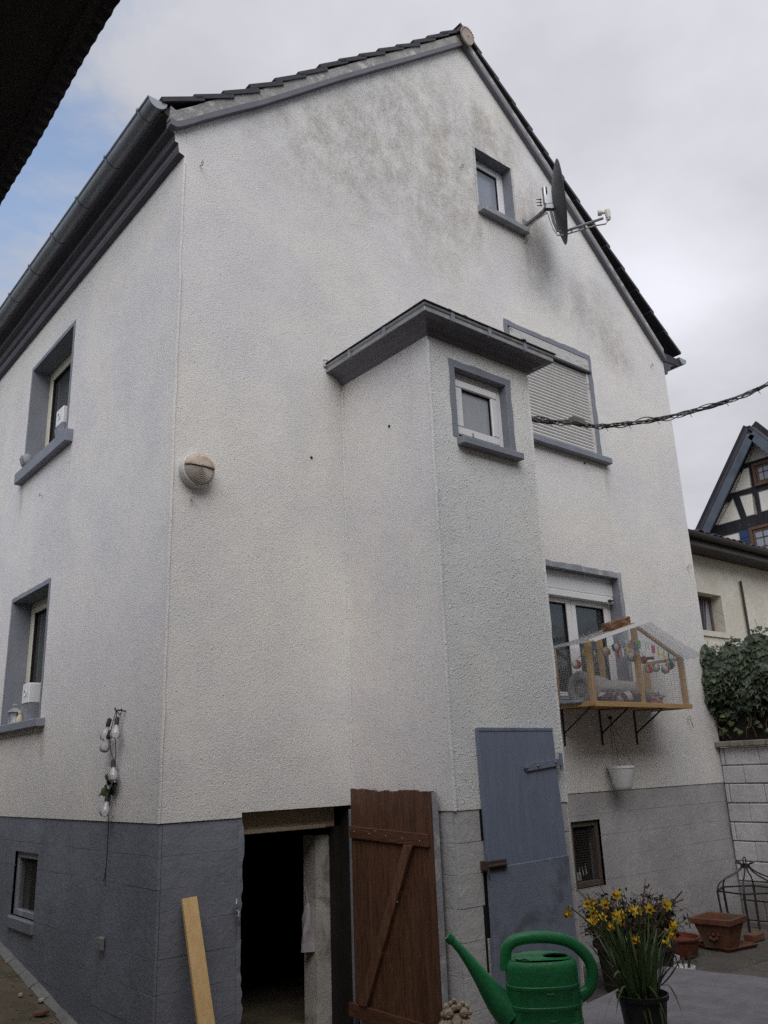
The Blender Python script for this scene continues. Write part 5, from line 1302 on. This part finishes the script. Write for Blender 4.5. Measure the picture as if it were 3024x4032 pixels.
for sgn, f in ((1, yl), (-1, yr)):
    e = (f(4.9), 4.9)
    obj('barge_board', MB().beam((HX-.46, AP[0]-.2, AP[1]-.36), (HX-.46, AP[0]-.2+sgn*3.6, AP[1]-.36-3.6*sl), .22, .05, up=(-1, 0, 0)), m_barge, t)
    obj('barge_soffit', MB().beam((HX-.22, AP[0]-.1, AP[1]-.22), (HX-.22, AP[0]-.1+sgn*3.6, AP[1]-.22-3.6*sl), .03, .44, up=(-1, 0, 0)), simple('barge_under', (.05, .055, .065), .7) if 'barge_under' not in bpy.data.materials else bpy.data.materials['barge_under'], t)
    obj('roof_slope', MB().beam((HX+3.8, AP[0]-.15, AP[1]-.12), (HX+3.8, AP[0]-.15+sgn*3.7, AP[1]-.12-3.7*sl), .08, 8.5, up=(-1, 0, 0)), m_tile, t)
# ------------------------------------------------------------------ neighbouring roof above the camera at upper left
t = thing('neighbour_house', 'dark overhanging eave of the neighbouring house at upper left', 'house', (-4.5, 0, ZG))
m_soff = simple('soffit_dark_boards', (.055, .045, .052), .95, .3, 3, stretch=(4, .3, 1))
obj('wall', MB().box(-9.0, -3.1, -7.5, 9, -.2, 3.5), m_crpl, t)
obj('added_shade_wing', MB().box(-9.0, 11.0, -12.0, -6.9, -.2, 7.2), simple('shade_wing_brown', (.26, .20, .15), .9, .2, 2), t)  # unseen wing added behind the camera to darken the lower walls
obj('added_wing_roof', MB().prism([(-6.6, 7.1), (-9.4, 9.4), (-12.3, 7.1)], lambda u, v, d: (d, u, v), -9.2, 11.2), m_tile, t)
obj('soffit', MB().box(-3.2, -2.05, -7.6, 9.1, 3.39, 3.42), m_soff, t)
obj('eave_board', MB().box(-2.07, -2.045, -7.6, 9.1, 3.385, 3.45), m_soff, t)
obj('roof_slope', MB().add([(-2.03, -7.7, 3.43), (-2.03, 9.2, 3.43), (-6.0, 9.2, 4.5), (-6.0, -7.7, 4.5), (-2.03, -7.7, 3.46), (-2.03, 9.2, 3.46), (-6.0, 9.2, 4.56), (-6.0, -7.7, 4.56)], [(0, 1, 2, 3), (7, 6, 5, 4), (0, 4, 5, 1), (1, 5, 6, 2), (2, 6, 7, 3), (3, 7, 4, 0)]), m_tile, t)
obj('roof_slope', MB().add([(-6.0, -7.7, 4.56), (-6.0, 9.2, 4.56), (-10, 9.2, 3.5), (-10, -7.7, 3.5)], [(0, 1, 2, 3)]), m_tile, t)
tm = MB(); vs = []; n = 1000
for i in range(n+1):
    y = -6.5+9.0*i/n; h_ = .0028*math.sin(2*math.pi*y/.047+.6*math.sin(y*5))+.004*math.sin(y*9)
    vs += [(-2.0+h_*.8, y, 3.44+h_), (-2.3, y, 3.50+h_)]
tm.add(vs, [(2*i, 2*i+1, 2*i+3, 2*i+2) for i in range(n)])
o = obj('corrugated_sheet', tm, m_tile, t, smooth=True); md = o.modifiers.new('solid', 'SOLIDIFY'); md.thickness = .012

# ------------------------------------------------------------------ table, watering can, daffodils
e1 = Vector((-.983, -.186, 0)); e2 = Vector((.186, -.983, 0)); T0 = Vector((1.118, -2.926, 0)); TZ = .75
t = thing('garden_table', 'garden table with grey cloth carrying the daffodils and watering can', 'table', tuple(T0+e1*.85+e2*.45+Vector((0, 0, ZG))))
def tp(a, b, z): return T0+e1*a+e2*b+Vector((0, 0, z))
mb = MB(); NX, NY = 40, 24; vs = []
for j in range(NY+1):
    for i in range(NX+1):
        a = 1.7*i/NX; b = .95*j/NY; vs.append(tp(a, b, TZ+.0016*math.sin(a*9+b*4)+.0015*math.sin(b*21+a*3)))
mb.add(vs, [(j*(NX+1)+i, j*(NX+1)+i+1, (j+1)*(NX+1)+i+1, (j+1)*(NX+1)+i) for j in range(NY) for i in range(NX)])
per = [(a/20*1.7, 0) for a in range(20)]+[(1.7, b/12*.95) for b in range(12)]+[(1.7-a/20*1.7, .95) for a in range(20)]+[(0, .95-b/12*.95) for b in range(12)]
vs = []
for k, (a, b) in enumerate(per):
    oo = .012+.012*math.sin(k*1.3); ca, cb = a-.85, b-.475
    vs += [tp(a, b, TZ), tp(a+math.copysign(oo, ca), b+math.copysign(oo, cb), TZ-.16+.01*math.sin(k*.7))]
n = len(per); mb.add(vs, [(2*k, (2*k+2) % (2*n), (2*k+3) % (2*n), 2*k+1) for k in range(n)])
def clothmat():
    s = NT('grey_table_cloth'); c = s.mix(s.mp(s.noise(9, 7, .72, .3), .3, .7), (.15, .14, .15), (.225, .21, .215))
    return s.fin(c, .75, s.bump(s.noise(6, 4, .6, .8), .012), spec=.3)
obj('table_cloth', mb, clothmat(), t, smooth=True)
obj('table_top', MB().add([tp(.01, .01, TZ-.035), tp(1.69, .01, TZ-.035), tp(1.69, .94, TZ-.035), tp(.01, .94, TZ-.035), tp(.01, .01, TZ-.006), tp(1.69, .01, TZ-.006), tp(1.69, .94, TZ-.006), tp(.01, .94, TZ-.006)], [(3, 2, 1, 0), (4, 5, 6, 7), (0, 1, 5, 4), (1, 2, 6, 5), (2, 3, 7, 6), (3, 0, 4, 7)]), m_dkwood, t)
for a in (.08, 1.62):
    for b in (.08, .87): obj('leg', MB().tube([tp(a, b, ZG), tp(a, b, TZ-.036)], .022, 10), m_metal, t, smooth=True)

s = NT('green_plastic'); c = s.mix(s.mp(s.noise(5, 5, .6), .35, .7), (.012, .17, .055), (.022, .24, .08)); c = s.mix(s.math('MULTIPLY', s.mp(s.noise(12, 6, .7), .58, .7), .35), c, (.05, .15, .06))
c = s.mix(s.math('MULTIPLY', s.mp(s.noise(22, 7, .75), .55, .72), .28), c, (.22, .25, .19)); m_can = s.fin(c, s.mp(s.noise(14, 5, .7), .35, .65, .34, .6), s.bump(s.noise(60, 4), .0016), spec=.45)
t = thing('watering_can', 'green plastic watering can with long spout on the grey table', 'watering can', (-.20, -3.364, TZ))
CU = Vector((.774, -.632, 0)).normalized(); CV = Vector((.632, .774, 0)).normalized(); CO = Vector((-.20, -3.364, 0))
def cl(u, v, z): return CO+CU*u+CV*v+Vector((0, 0, z))
KU = .000406
def cp(px, py, v=0): return cl((px-995)*KU, v, 1.008-(py-850)*KU*1.02)
prof = [(1.0, .756), (1.02, .765), (1.02, .775), (1.012, .846), (1.028, .848), (1.028, .858), (1.008, .860), (1.0, .896), (1.016, .898), (1.016, .908), (.996, .910), (.99, .955), (1.006, .957), (1.006, .966), (.986, .968), (.985, 1.005), (.975, 1.020), (.93, 1.033), (.86, 1.038)]
NA = 48; mb = MB(); vs = []
def ov(a, k): # flattened oval section
    ca, sa = math.cos(a), math.sin(a); ex = .8
    return (math.copysign(abs(ca)**ex, ca)*.120*k, math.copysign(abs(sa)**ex, sa)*.088*k)
for k, z in prof:
    for j in range(NA): u, v = ov(2*math.pi*j/NA, k); vs.append(cl(u, v, z))
mb.add(vs, [(i*NA+j, i*NA+(j+1) % NA, (i+1)*NA+(j+1) % NA, (i+1)*NA+j) for i in range(len(prof)-1) for j in range(NA)])
top_ = [ov(2*math.pi*j/NA, .86) for j in range(NA)]; hole = [(.05+.047*math.cos(2*math.pi*j/24), -.005+.042*math.sin(2*math.pi*j/24)) for j in range(24)]
mb.holed(top_, [hole], lambda u, v: cl(u, v, 1.038+.006*(1-(u/.11)**2)))
obj('body', mb, m_can, t, smooth=True)
obj('filler_rim', MB().tube([cl(u, v, 1.044-.004) for u, v in hole+hole[:1]], .0045, 8), m_can, t, smooth=True)
obj('inside', MB().add([cl(u*.98, v*.98, 1.005) for u, v in top_], [tuple(range(NA))]), m_dark, t)
hp = [cp(705, 860), cp(712, 760), cp(735, 690), cp(800, 648), cp(900, 632), cp(1000, 630), cp(1120, 640), cp(1230, 668), cp(1320, 725), cp(1385, 800), cp(1410, 880), cp(1400, 960), cp(1360, 1025), cp(1290, 1060)]
obj('handle', MB().tube(spl(hp, 4), [.0165]*(len(spl(hp, 4))-6)+[.0165, .017, .018, .019, .020, .022], 14, True, 1.15), m_can, t, smooth=True)
sp_pts = [cp(252, 600), cp(300, 645), cp(360, 710), cp(430, 800), cp(500, 900), cp(570, 1000), cp(640, 1090), cp(720, 1170)]
rr = [.0145, .0155, .0185, .024, .031, .041, .052, .060]
ss_ = spl(sp_pts, 4); ri = []
for i in range(len(ss_)): q = i/4; k = min(int(q), 6); ri.append(rr[k]+(rr[k+1]-rr[k])*(q-k))
obj('spout', MB().tube(ss_, ri, 18, True, .85), m_can, t, smooth=True)
obj('spout_collar', MB().tube([cp(246, 594), cp(285, 630)], .0165, 16), m_can, t, smooth=True)
mb = MB()
for k, z in enumerate((.948, .872, .82)): 
    p = cl(0.01, -.0885, z); mb.beam(p-CU*.012, p+CU*.012, .003, .003)
obj('level_mark', mb, simple('mark_pale_green', (.12, .30, .15), .5), t)
obj('top_crack', MB().tube([cl(-.09, -.045, 1.0435), cl(-.075, -.05, 1.0415), cl(-.06, -.047, 1.043), cl(-.045, -.055, 1.041)], .0022, 5), m_dark, t)

t = thing('daffodil_pot', 'dark plastic pot of yellow daffodils on the grey table', 'potted plant', (.12, -3.52, TZ))
PC = Vector((.12, -3.52, TZ+.003))
s = NT('pot_black_plastic'); m_pot = s.fin(s.mix(s.mp(s.noise(9, 5, .7), .4, .7), (.012, .013, .013), (.035, .037, .034)), .5, s.bump(s.noise(50), .001))
obj('pot', MB().lathe([(.001, 0), (.060, 0), (.063, .004), (.079, .132), (.086, .134), (.087, .148), (.083, .150), (.080, .135), (.076, .115), (.001, .11)], PC, 36), m_pot, t, smooth=True)
obj('soil', MB().lathe([(.076, .118), (.04, .126), (.001, .124)], PC, 24), simple('soil_dark', (.03, .022, .015), 1, .4, 30, bump=.01, bs=60), t)
FL = [(-.141, -3.451, 1.172), (-.05, -3.463, 1.19), (-.065, -3.495, 1.202), (-.021, -3.461, 1.16), (.007, -3.491, 1.187), (-.05, -3.59, 1.231), (-.047, -3.579, 1.167), (.093, -3.498, 1.148), (.001, -3.553, 1.143), (.028, -3.593, 1.172), (.159, -3.517, 1.152), (-.04, -3.467, 1.136), (.04, -3.449, 1.136), (.013, -3.503, 1.119), (.131, -3.582, 1.165), (.098, -3.678, 1.19), (.204, -3.621, 1.108), (.236, -3.58, 1.072), (.178, -3.606, 1.059), (.128, -3.515, 1.062)]
m_pet = simple('daffodil_petal', (.88, .72, .09), .6, .15, 40, bump=.0005); m_tru = simple('daffodil_trumpet', (.82, .42, .02), .6, .12, 60, bump=.0005)
m_stem = leafmat('daffodil_stem', (.05, .09, .025), (.09, .13, .04)); m_dleaf = leafmat('daffodil_leaf', (.04, .085, .025), (.115, .165, .055), .4)
m_spathe = simple('papery_spathe', (.34, .25, .14), .8, .2)
camp = Vector((-2.5569, -5.4675, 1.65))
for i, p in enumerate(FL):
    p = Vector(p); base = PC+Vector((jit(.045), jit(.045), .115)); out = (p-base); 
    fa = ((camp-p).normalized()*.9+Vector((jit(.8), jit(.8), -.25+jit(.35)))).normalized()
    kn = p-fa*.018+Vector((0, 0, .012))
    midp = base.lerp(kn, .55)+Vector((0, 0, .03))
    obj('stem', MB().tube(spl([base, midp, kn+Vector((0, 0, -.004)), p-fa*.008], 5), .0022, 6), m_stem, t, smooth=True)
    obj('spathe', MB().tube([kn-Vector((0, 0, .018)), kn, p-fa*.006], [.0015, .004, .002], 6), m_spathe, t)
    fl = MB(); u = fa.orthogonal().normalized(); w_ = fa.cross(u); s_ = .0185+jit(.003); ph = random.random()
    for k in range(6):
        a = math.pi*k/3+ph; d_ = u*math.cos(a)+w_*math.sin(a); e_ = fa.cross(d_); bk = random.uniform(-.25, .35)
        fl.add([p, p+d_*s_*.45+e_*s_*.30+fa*bk*s_*.3, p+d_*s_*.8+e_*s_*.20+fa*bk*s_*.8, p+d_*s_*1.12+fa*bk*s_*1.2, p+d_*s_*.8-e_*s_*.20+fa*bk*s_*.8, p+d_*s_*.45-e_*s_*.30+fa*bk*s_*.3], [(0, 1, 2, 3, 4, 5)])
    f_ = obj('flower', fl, m_pet, t, fixn=False)
    obj('trumpet', MB().lathe([(.003, .0), (.0048, .006), (.0055, .012), (.0078, .017), (.0062, .0165), (.0045, .009), (.001, .003)], p, 12, fa), m_tru, f_, smooth=True)
def blade(base, tip, bend, wid):
    mb = MB(); n = 8; base = Vector(base); tip = Vector(tip); ctrl = (base+tip)/2+Vector(bend); vs = []
    d0 = (tip-base); sd0 = d0.cross(Vector((0, 0, 1)))
    if sd0.length < .01: sd0 = Vector((1, 0, 0))
    sd0.normalize(); sd0 = (sd0+Vector((jit(.7), jit(.7), jit(.2)))).normalized()
    for i in range(n+1):
        q = i/n; p = base*(1-q)**2+ctrl*2*q*(1-q)+tip*q*q; w_ = wid*(1-q**3)*.5+.0006
        vs += [p-sd0*w_, p+sd0*w_+Vector((0, 0, .001))]
    mb.add(vs, [(2*i, 2*i+1, 2*i+3, 2*i+2) for i in range(n)]); return mb
for i in range(95):
    a = random.random()*2*math.pi; r0 = .055*math.sqrt(random.random()); base = PC+Vector((r0*math.cos(a), r0*math.sin(a), .115))
    h_ = random.uniform(.12, .27); sp_ = random.uniform(.03, .12)
    tip = base+Vector((sp_*math.cos(a)+jit(.03), sp_*math.sin(a)+jit(.03), h_))
    obj('leaf', blade(base, tip, (0, 0, .03), random.uniform(.007, .012)), m_dleaf, t, smooth=True, fixn=False)
cr = Vector((.774, -.632, 0)); cf = Vector((.632, .774, 0))
def pt(px, py, dd=0):   # a point in the plane of the pot facing across the table
    return PC+Vector((0, 0, .147))+cr*((px-637)*.000425)+cf*dd+Vector((0, 0, -(py-1632)*.000425*1.03))
for (b_, t_, bend, wd) in (((700, 1640), (490, 1420), (0, 0, .02), .012), ((470, 1600), (275, 1735), (-.0, 0, .07), .014), ((500, 1560), (365, 1715), (0, 0, .06), .011), ((560, 1600), (610, 1876), (0, 0, .05), .008), ((600, 1580), (640, 1880), (0, 0, .09), .010), ((610, 1580), (760, 1830), (0, 0, .11), .010), ((590, 1590), (590, 1460), (0, 0, .01), .012), ((780, 1560), (870, 1720), (0, 0, .06), .008), ((760, 1560), (905, 1370), (.01, 0, -.01), .009), ((450, 1560), (150, 1480), (0, 0, .0), .008), ((720, 1640), (720, 1876), (0, 0, .06), .007), ((480, 1480), (375, 1470), (0, 0, .03), .012)):
    obj('leaf', blade(pt(*b_, -.05), pt(*t_, -.09), bend, wd), m_dleaf if wd < .0125 else leafmat('daffodil_leaf_light', (.10, .17, .05), (.16, .24, .08), .4), t, smooth=True, fixn=False)

# ------------------------------------------------------------------ pots and bits on the yard floor
m_terr = simple('terracotta_aged', (.17, .075, .045), .9, .3, 6, bump=.004, bs=40, dirt=(.13, .11, .09), dscale=4)
t = thing('terracotta_planter', 'square terracotta planter with relief flower on its side', 'planter', (5.5, -.575, ZG))
ux = Vector((.995, .10, 0)).normalized(); uy = Vector((-.10, .995, 0)).normalized()
def sq(h, z, c=(5.505, -.572)): return [Vector((c[0], c[1], z))+ux*h*i+uy*h*j for i, j in ((-1, -1), (1, -1), (1, 1), (-1, 1))]
def sqloft(levels, rotfn=sq): 
    mb = MB(); vs = []
    for h, z in levels: vs += rotfn(h, z)
    n = len(levels); mb.add(vs, [(4*i+j, 4*i+(j+1) % 4, 4*i+4+(j+1) % 4, 4*i+4+j) for i in range(n-1) for j in range(4)]+[(3, 2, 1, 0)]); return mb
obj('body', sqloft([(.115, ZG+.03), (.118, ZG+.05), (.165, .135), (.165, .14), (.195, .145), (.202, .20), (.180, .20), (.165, .12), (.12, -.02), (.001, -.02)]), m_terr, t, bevel=.006)
mb = MB(); fc = Vector((5.505, -.572, .06))-ux*.152
for k in range(8):
    a = 2*math.pi*k/8; d_ = uy*math.cos(a)*.045+Vector((0, 0, 1))*math.sin(a)*.045; mb.sphere(fc+d_, .019, 8, 6, (.5, 1, 1))
mb.sphere(fc, .02, 8, 6, (.6, 1, 1)); obj('relief_flower', mb, m_terr, t, smooth=True)
def sq45(h, z, c=(5.60, -.555)):
    return [Vector((c[0], c[1], z))+Vector((math.cos(a), math.sin(a), 0))*h*1.414 for a in [R(35)+math.pi/2*k for k in range(4)]]
o = obj('planter_saucer', sqloft([(.19, ZG+.014), (.215, ZG+.05), (.20, ZG+.05), (.18, ZG+.028), (.001, ZG+.028)], sq45), m_terr, bevel=.004); tag(o, 'square terracotta saucer under the planter with the relief flower', 'saucer')
o = obj('plant_tub', MB().lathe([(.001, 0), (.155, 0), (.165, .01), (.192, .15), (.212, .152), (.213, .166), (.190, .166), (.182, .13), (.001, .12)], (4.98, -.44, ZG+.016), 36), simple('brown_plastic_tub', (.15, .045, .028), .45, .15, 6), smooth=True); tag(o, 'shallow round red-brown plastic tub beside the terracotta planter', 'tub')
# small twig standing between tub and planter
o = obj('plant_label_stick', MB().tube([(5.28, -.40, .10), (5.26, -.40, .24)], .006, 5), m_dkwood); tag(o, 'thin dark stick poking up behind the terracotta planter', 'stick')
t = thing('iron_lantern', 'black wrought iron hexagonal lantern frame in the corner of the yard', 'lantern frame', (6.32, -.47, ZG))
IC = Vector((6.32, -.47, 0)); hexp = lambda r, z, k: IC+Vector((r*math.cos(R(60)*k+.35), r*math.sin(R(60)*k+.35), z))
for k in range(6):
    obj('leg', MB().beam(hexp(.30, ZG, k), hexp(.325, .335, k), .022, .014), m_metal, t)
    obj('roof_rib', MB().tube(spl([hexp(.325, .335, k), hexp(.28, .42, k), hexp(.11, .50, k), hexp(.045, .555, k), hexp(.05, .585, k), hexp(.10, .60, k)], 4), .008, 6), m_metal, t, smooth=True)
    obj('ring_bar', MB().beam(hexp(.325, .335, k), hexp(.325, .335, k+1), .02, .014), m_metal, t)
obj('finial', MB().tube([IC+Vector((.03*math.cos(q), 0, .615+.035*math.sin(q))) for q in [2*math.pi*k/14 for k in range(15)]], .007, 6).tube([IC+Vector((0, 0, .545)), IC+Vector((0, 0, .585))], .045, 10), m_metal, t)
o = obj('loose_brick', MB().box(5.93, 6.14, -.67, -.56, ZG+.016, ZG+.085), m_terr, bevel=.008); tag(o, 'red brick lying on the paving between planter and iron lantern', 'brick')
# dried shrub in a tub behind the daffodils
t = thing('dry_shrub', 'dark tub of dried brown stems behind the daffodils', 'shrub', (3.75, -.85, ZG))
SC = Vector((3.72, -.88, ZG))
obj('tub', MB().lathe([(.001, 0), (.26, 0), (.30, .32), (.33, .33), (.33, .36), (.28, .36), (.27, .30), (.001, .28)], SC, 28), simple('tub_dark_brown', (.045, .03, .022), .8, .3, 6, bump=.006), t, smooth=True)
tw = MB(); lf = MB()
for k in range(330):
    a = random.random()*2*math.pi; r0 = .24*math.sqrt(random.random()); b_ = SC+Vector((r0*math.cos(a), r0*math.sin(a), .28))
    h_ = random.uniform(.18, .44)*(1.1-r0); e_ = b_+Vector((math.cos(a)*random.uniform(.0, .26), math.sin(a)*random.uniform(0, .26), h_))
    mm = (b_+e_)/2+Vector((jit(.05), jit(.05), .06)); tw.tube([b_, mm, e_, e_+Vector((jit(.07), jit(.07), -.02+jit(.05)))], .0025, 4, False)
    if k % 1 == 0:
        for q in range(4): leaf_into(lf, mm.lerp(e_, random.random())+Vector((jit(.03), jit(.03), jit(.03))), (jit(1), jit(1), .6+jit(.5)), (jit(1), jit(1), jit(1)), .035+jit(.01))
for k in range(26):
    a = random.random()*2*math.pi; b_ = SC+Vector((.2*math.cos(a), .2*math.sin(a), .3)); tw.tube(spl([b_, b_+Vector((.1*math.cos(a), .1*math.sin(a), .30)), b_+Vector((.22*math.cos(a), .22*math.sin(a), .38+jit(.1)))], 3), .003, 4, False)
obj('dry_stems', tw, simple('dry_stem_brown', (.085, .058, .038), .95, .4, 9), t)['kind'] = 'stuff'
obj('dead_leaves', lf, leafmat('dead_leaf', (.02, .015, .010), (.06, .042, .025), .8), t, fixn=False)['kind'] = 'stuff'
for (x, y, lab) in ((4.10, -.93, 'small white flowerpot with withered stalks right of the dried shrub'), (3.86, -1.22, 'small white flowerpot half hidden behind the daffodil leaves')):
    t = thing('white_pot', lab, 'flowerpot', (x, y, ZG))
    obj('pot', MB().lathe([(.001, 0), (.058, 0), (.078, .16), (.084, .162), (.084, .19), (.074, .19), (.066, .15), (.001, .14)], (x, y, ZG+.016), 24), m_white, t, smooth=True)
    mb = MB()
    for k in range(10): a = random.random()*6.28; mb.tube([(x+.03*math.cos(a), y+.03*math.sin(a), ZG+.15), (x+.06*math.cos(a), y+.06*math.sin(a), ZG+.28), (x+.11*math.cos(a), y+.11*math.sin(a), ZG+.25+jit(.05))], .003, 4, False)
    obj('withered_stalk', mb, bpy.data.materials['dry_stem_brown'], t)
# carved stone ornament by the bay corner
t = thing('stone_ornament', 'carved weathered stone ornament with curls beside the brown door', 'ornament', (1.05, -1.6, ZG))
m_stone = simple('sandstone_weathered', (.33, .27, .20), .9, .25, 14, bump=.006, bs=60, dirt=(.12, .09, .07), dscale=14)
OC = Vector((1.045, -1.60, 0)); ocr = Vector((.774, -.632, 0)); ocf = Vector((-.632, -.774, 0))
def oo(u, v, z): return OC+ocr*u+ocf*v+Vector((0, 0, z))
obj('pedestal', MB().box(.93, 1.16, -1.71, -1.49, ZG+.0, .02).box(.955, 1.135, -1.69, -1.51, .021, .10), m_stone, t, bevel=.012)
mb = MB(); vs = []
for z, ru, rv in ((.10, .075, .06), (.16, .10, .07), (.24, .115, .075), (.30, .105, .07), (.34, .07, .055), (.365, .03, .03)):
    for k in range(24): a = 2*math.pi*k/24; vs.append(oo(ru*math.cos(a)*(1+.05*math.sin(5*a)), rv*math.sin(a), z))
mb.add(vs, [(i*24+k, i*24+(k+1) % 24, (i+1)*24+(k+1) % 24, (i+1)*24+k) for i in range(5) for k in range(24)]); obj('bust', mb, m_stone, t, smooth=True)
for s_ in (-1, 1):
    mb = MB()
    for q in range(3):
        mb.tube(spl([oo(s_*(.035+q*.018), .062, .335), oo(s_*(.062+q*.018), .085, .30), oo(s_*(.065+q*.02), .09, .24), oo(s_*(.06+q*.02), .085, .16)], 4), .009, 7)
    for q in range(5): mb.sphere(oo(s_*.064, .098, .30-q*.028), .008, 7, 5)
    obj('strap_relief', mb, m_stone, t, smooth=True)
obj('collar_swag', MB().tube(spl([oo(-.045, .06, .335), oo(-.02, .085, .29), oo(.0, .09, .278), oo(.02, .085, .29), oo(.045, .06, .335)], 5), .009, 8).tube(spl([oo(-.02, .07, .345), oo(0, .088, .305), oo(.02, .07, .345)], 4), .007, 7), m_stone, t, smooth=True)
for k, (u, v, z, r) in enumerate(((-.042, .035, .365, .032), (.045, .035, .365, .028), (-.01, .03, .39, .02), (.02, .03, .395, .018), (-.05, .03, .395, .02), (.06, .02, .39, .018), (.0, .02, .415, .014), (-.025, .03, .412, .013), (.04, .03, .41, .013), (-.07, .03, .36, .016), (.078, .02, .362, .015), (-.005, .03, .425, .012))):
    cc_ = oo(u, v, z); mb = MB().sphere(cc_, r, 12, 9)
    mb.tube([cc_+ocf*(r*.9)+(ocr*math.cos(q)+Vector((0, 0, 1))*math.sin(q))*(r*.55*(1-q/12)) for q in [k2*.55 for k2 in range(16)]], r*.17, 6)
    obj('carved_curl', mb, m_stone, t, smooth=True)

# litter on the alley floor
def shard(p, s_, label, mat):
    p = Vector(p); p.z = gz(p.x, p.y)
    mb = MB().prism([(-.5*s_, -.2*s_), (.1*s_, -.32*s_), (.55*s_, -.05*s_), (.3*s_, .3*s_), (-.35*s_, .22*s_)], lambda u, v, d: (p.x+u*.7+v*.3, p.y+v-u*.5, p.z+d+u*.12+.012), 0, .022)
    o = obj('tile_shard', mb, mat, bevel=.003); tag(o, label, 'shard')
shard((-.14, 1.56, 0), .13, 'broken terracotta tile shard on the alley floor by the wall', m_terr)
shard((-.07, 1.78, 0), .05, 'small pale chip on the alley floor beyond the tile shard', m_flake)
shard((-.17, 1.95, 0), .04, 'tiny pale chip on the alley floor farthest from the shard', m_flake)

# grit, leaf crumbs and soil scattered on the yard and alley floor
mb = MB()
for k in range(520):
    if k < 360: x, y = random.uniform(3.3, 6.9), -.06-2.2*random.random()**1.6; z = ZG+.016
    else: x, y = -.02-.5*random.random()**1.5, random.uniform(.9, 3.4); z = gz(x, y)+.004
    r = random.uniform(.004, .014)
    a = random.random()*6.28; vs = [(x+r*math.cos(a+q)*random.uniform(.6, 1.3), y+r*math.sin(a+q)*random.uniform(.6, 1.3), z) for q in (0, 1.57, 3.14, 4.71)]
    mb.add(vs+[(x+jit(r*.3), y+jit(r*.3), z+r*random.uniform(.3, .9))], [(0, 1, 4), (1, 2, 4), (2, 3, 4), (3, 0, 4)])
o = obj('ground_litter', mb, leafmat('litter_mixed', (.05, .036, .022), (.26, .22, .17), .9)); o['kind'] = 'stuff'; o['label'] = 'grit and leaf crumbs scattered over the yard floor'; o['category'] = 'litter'
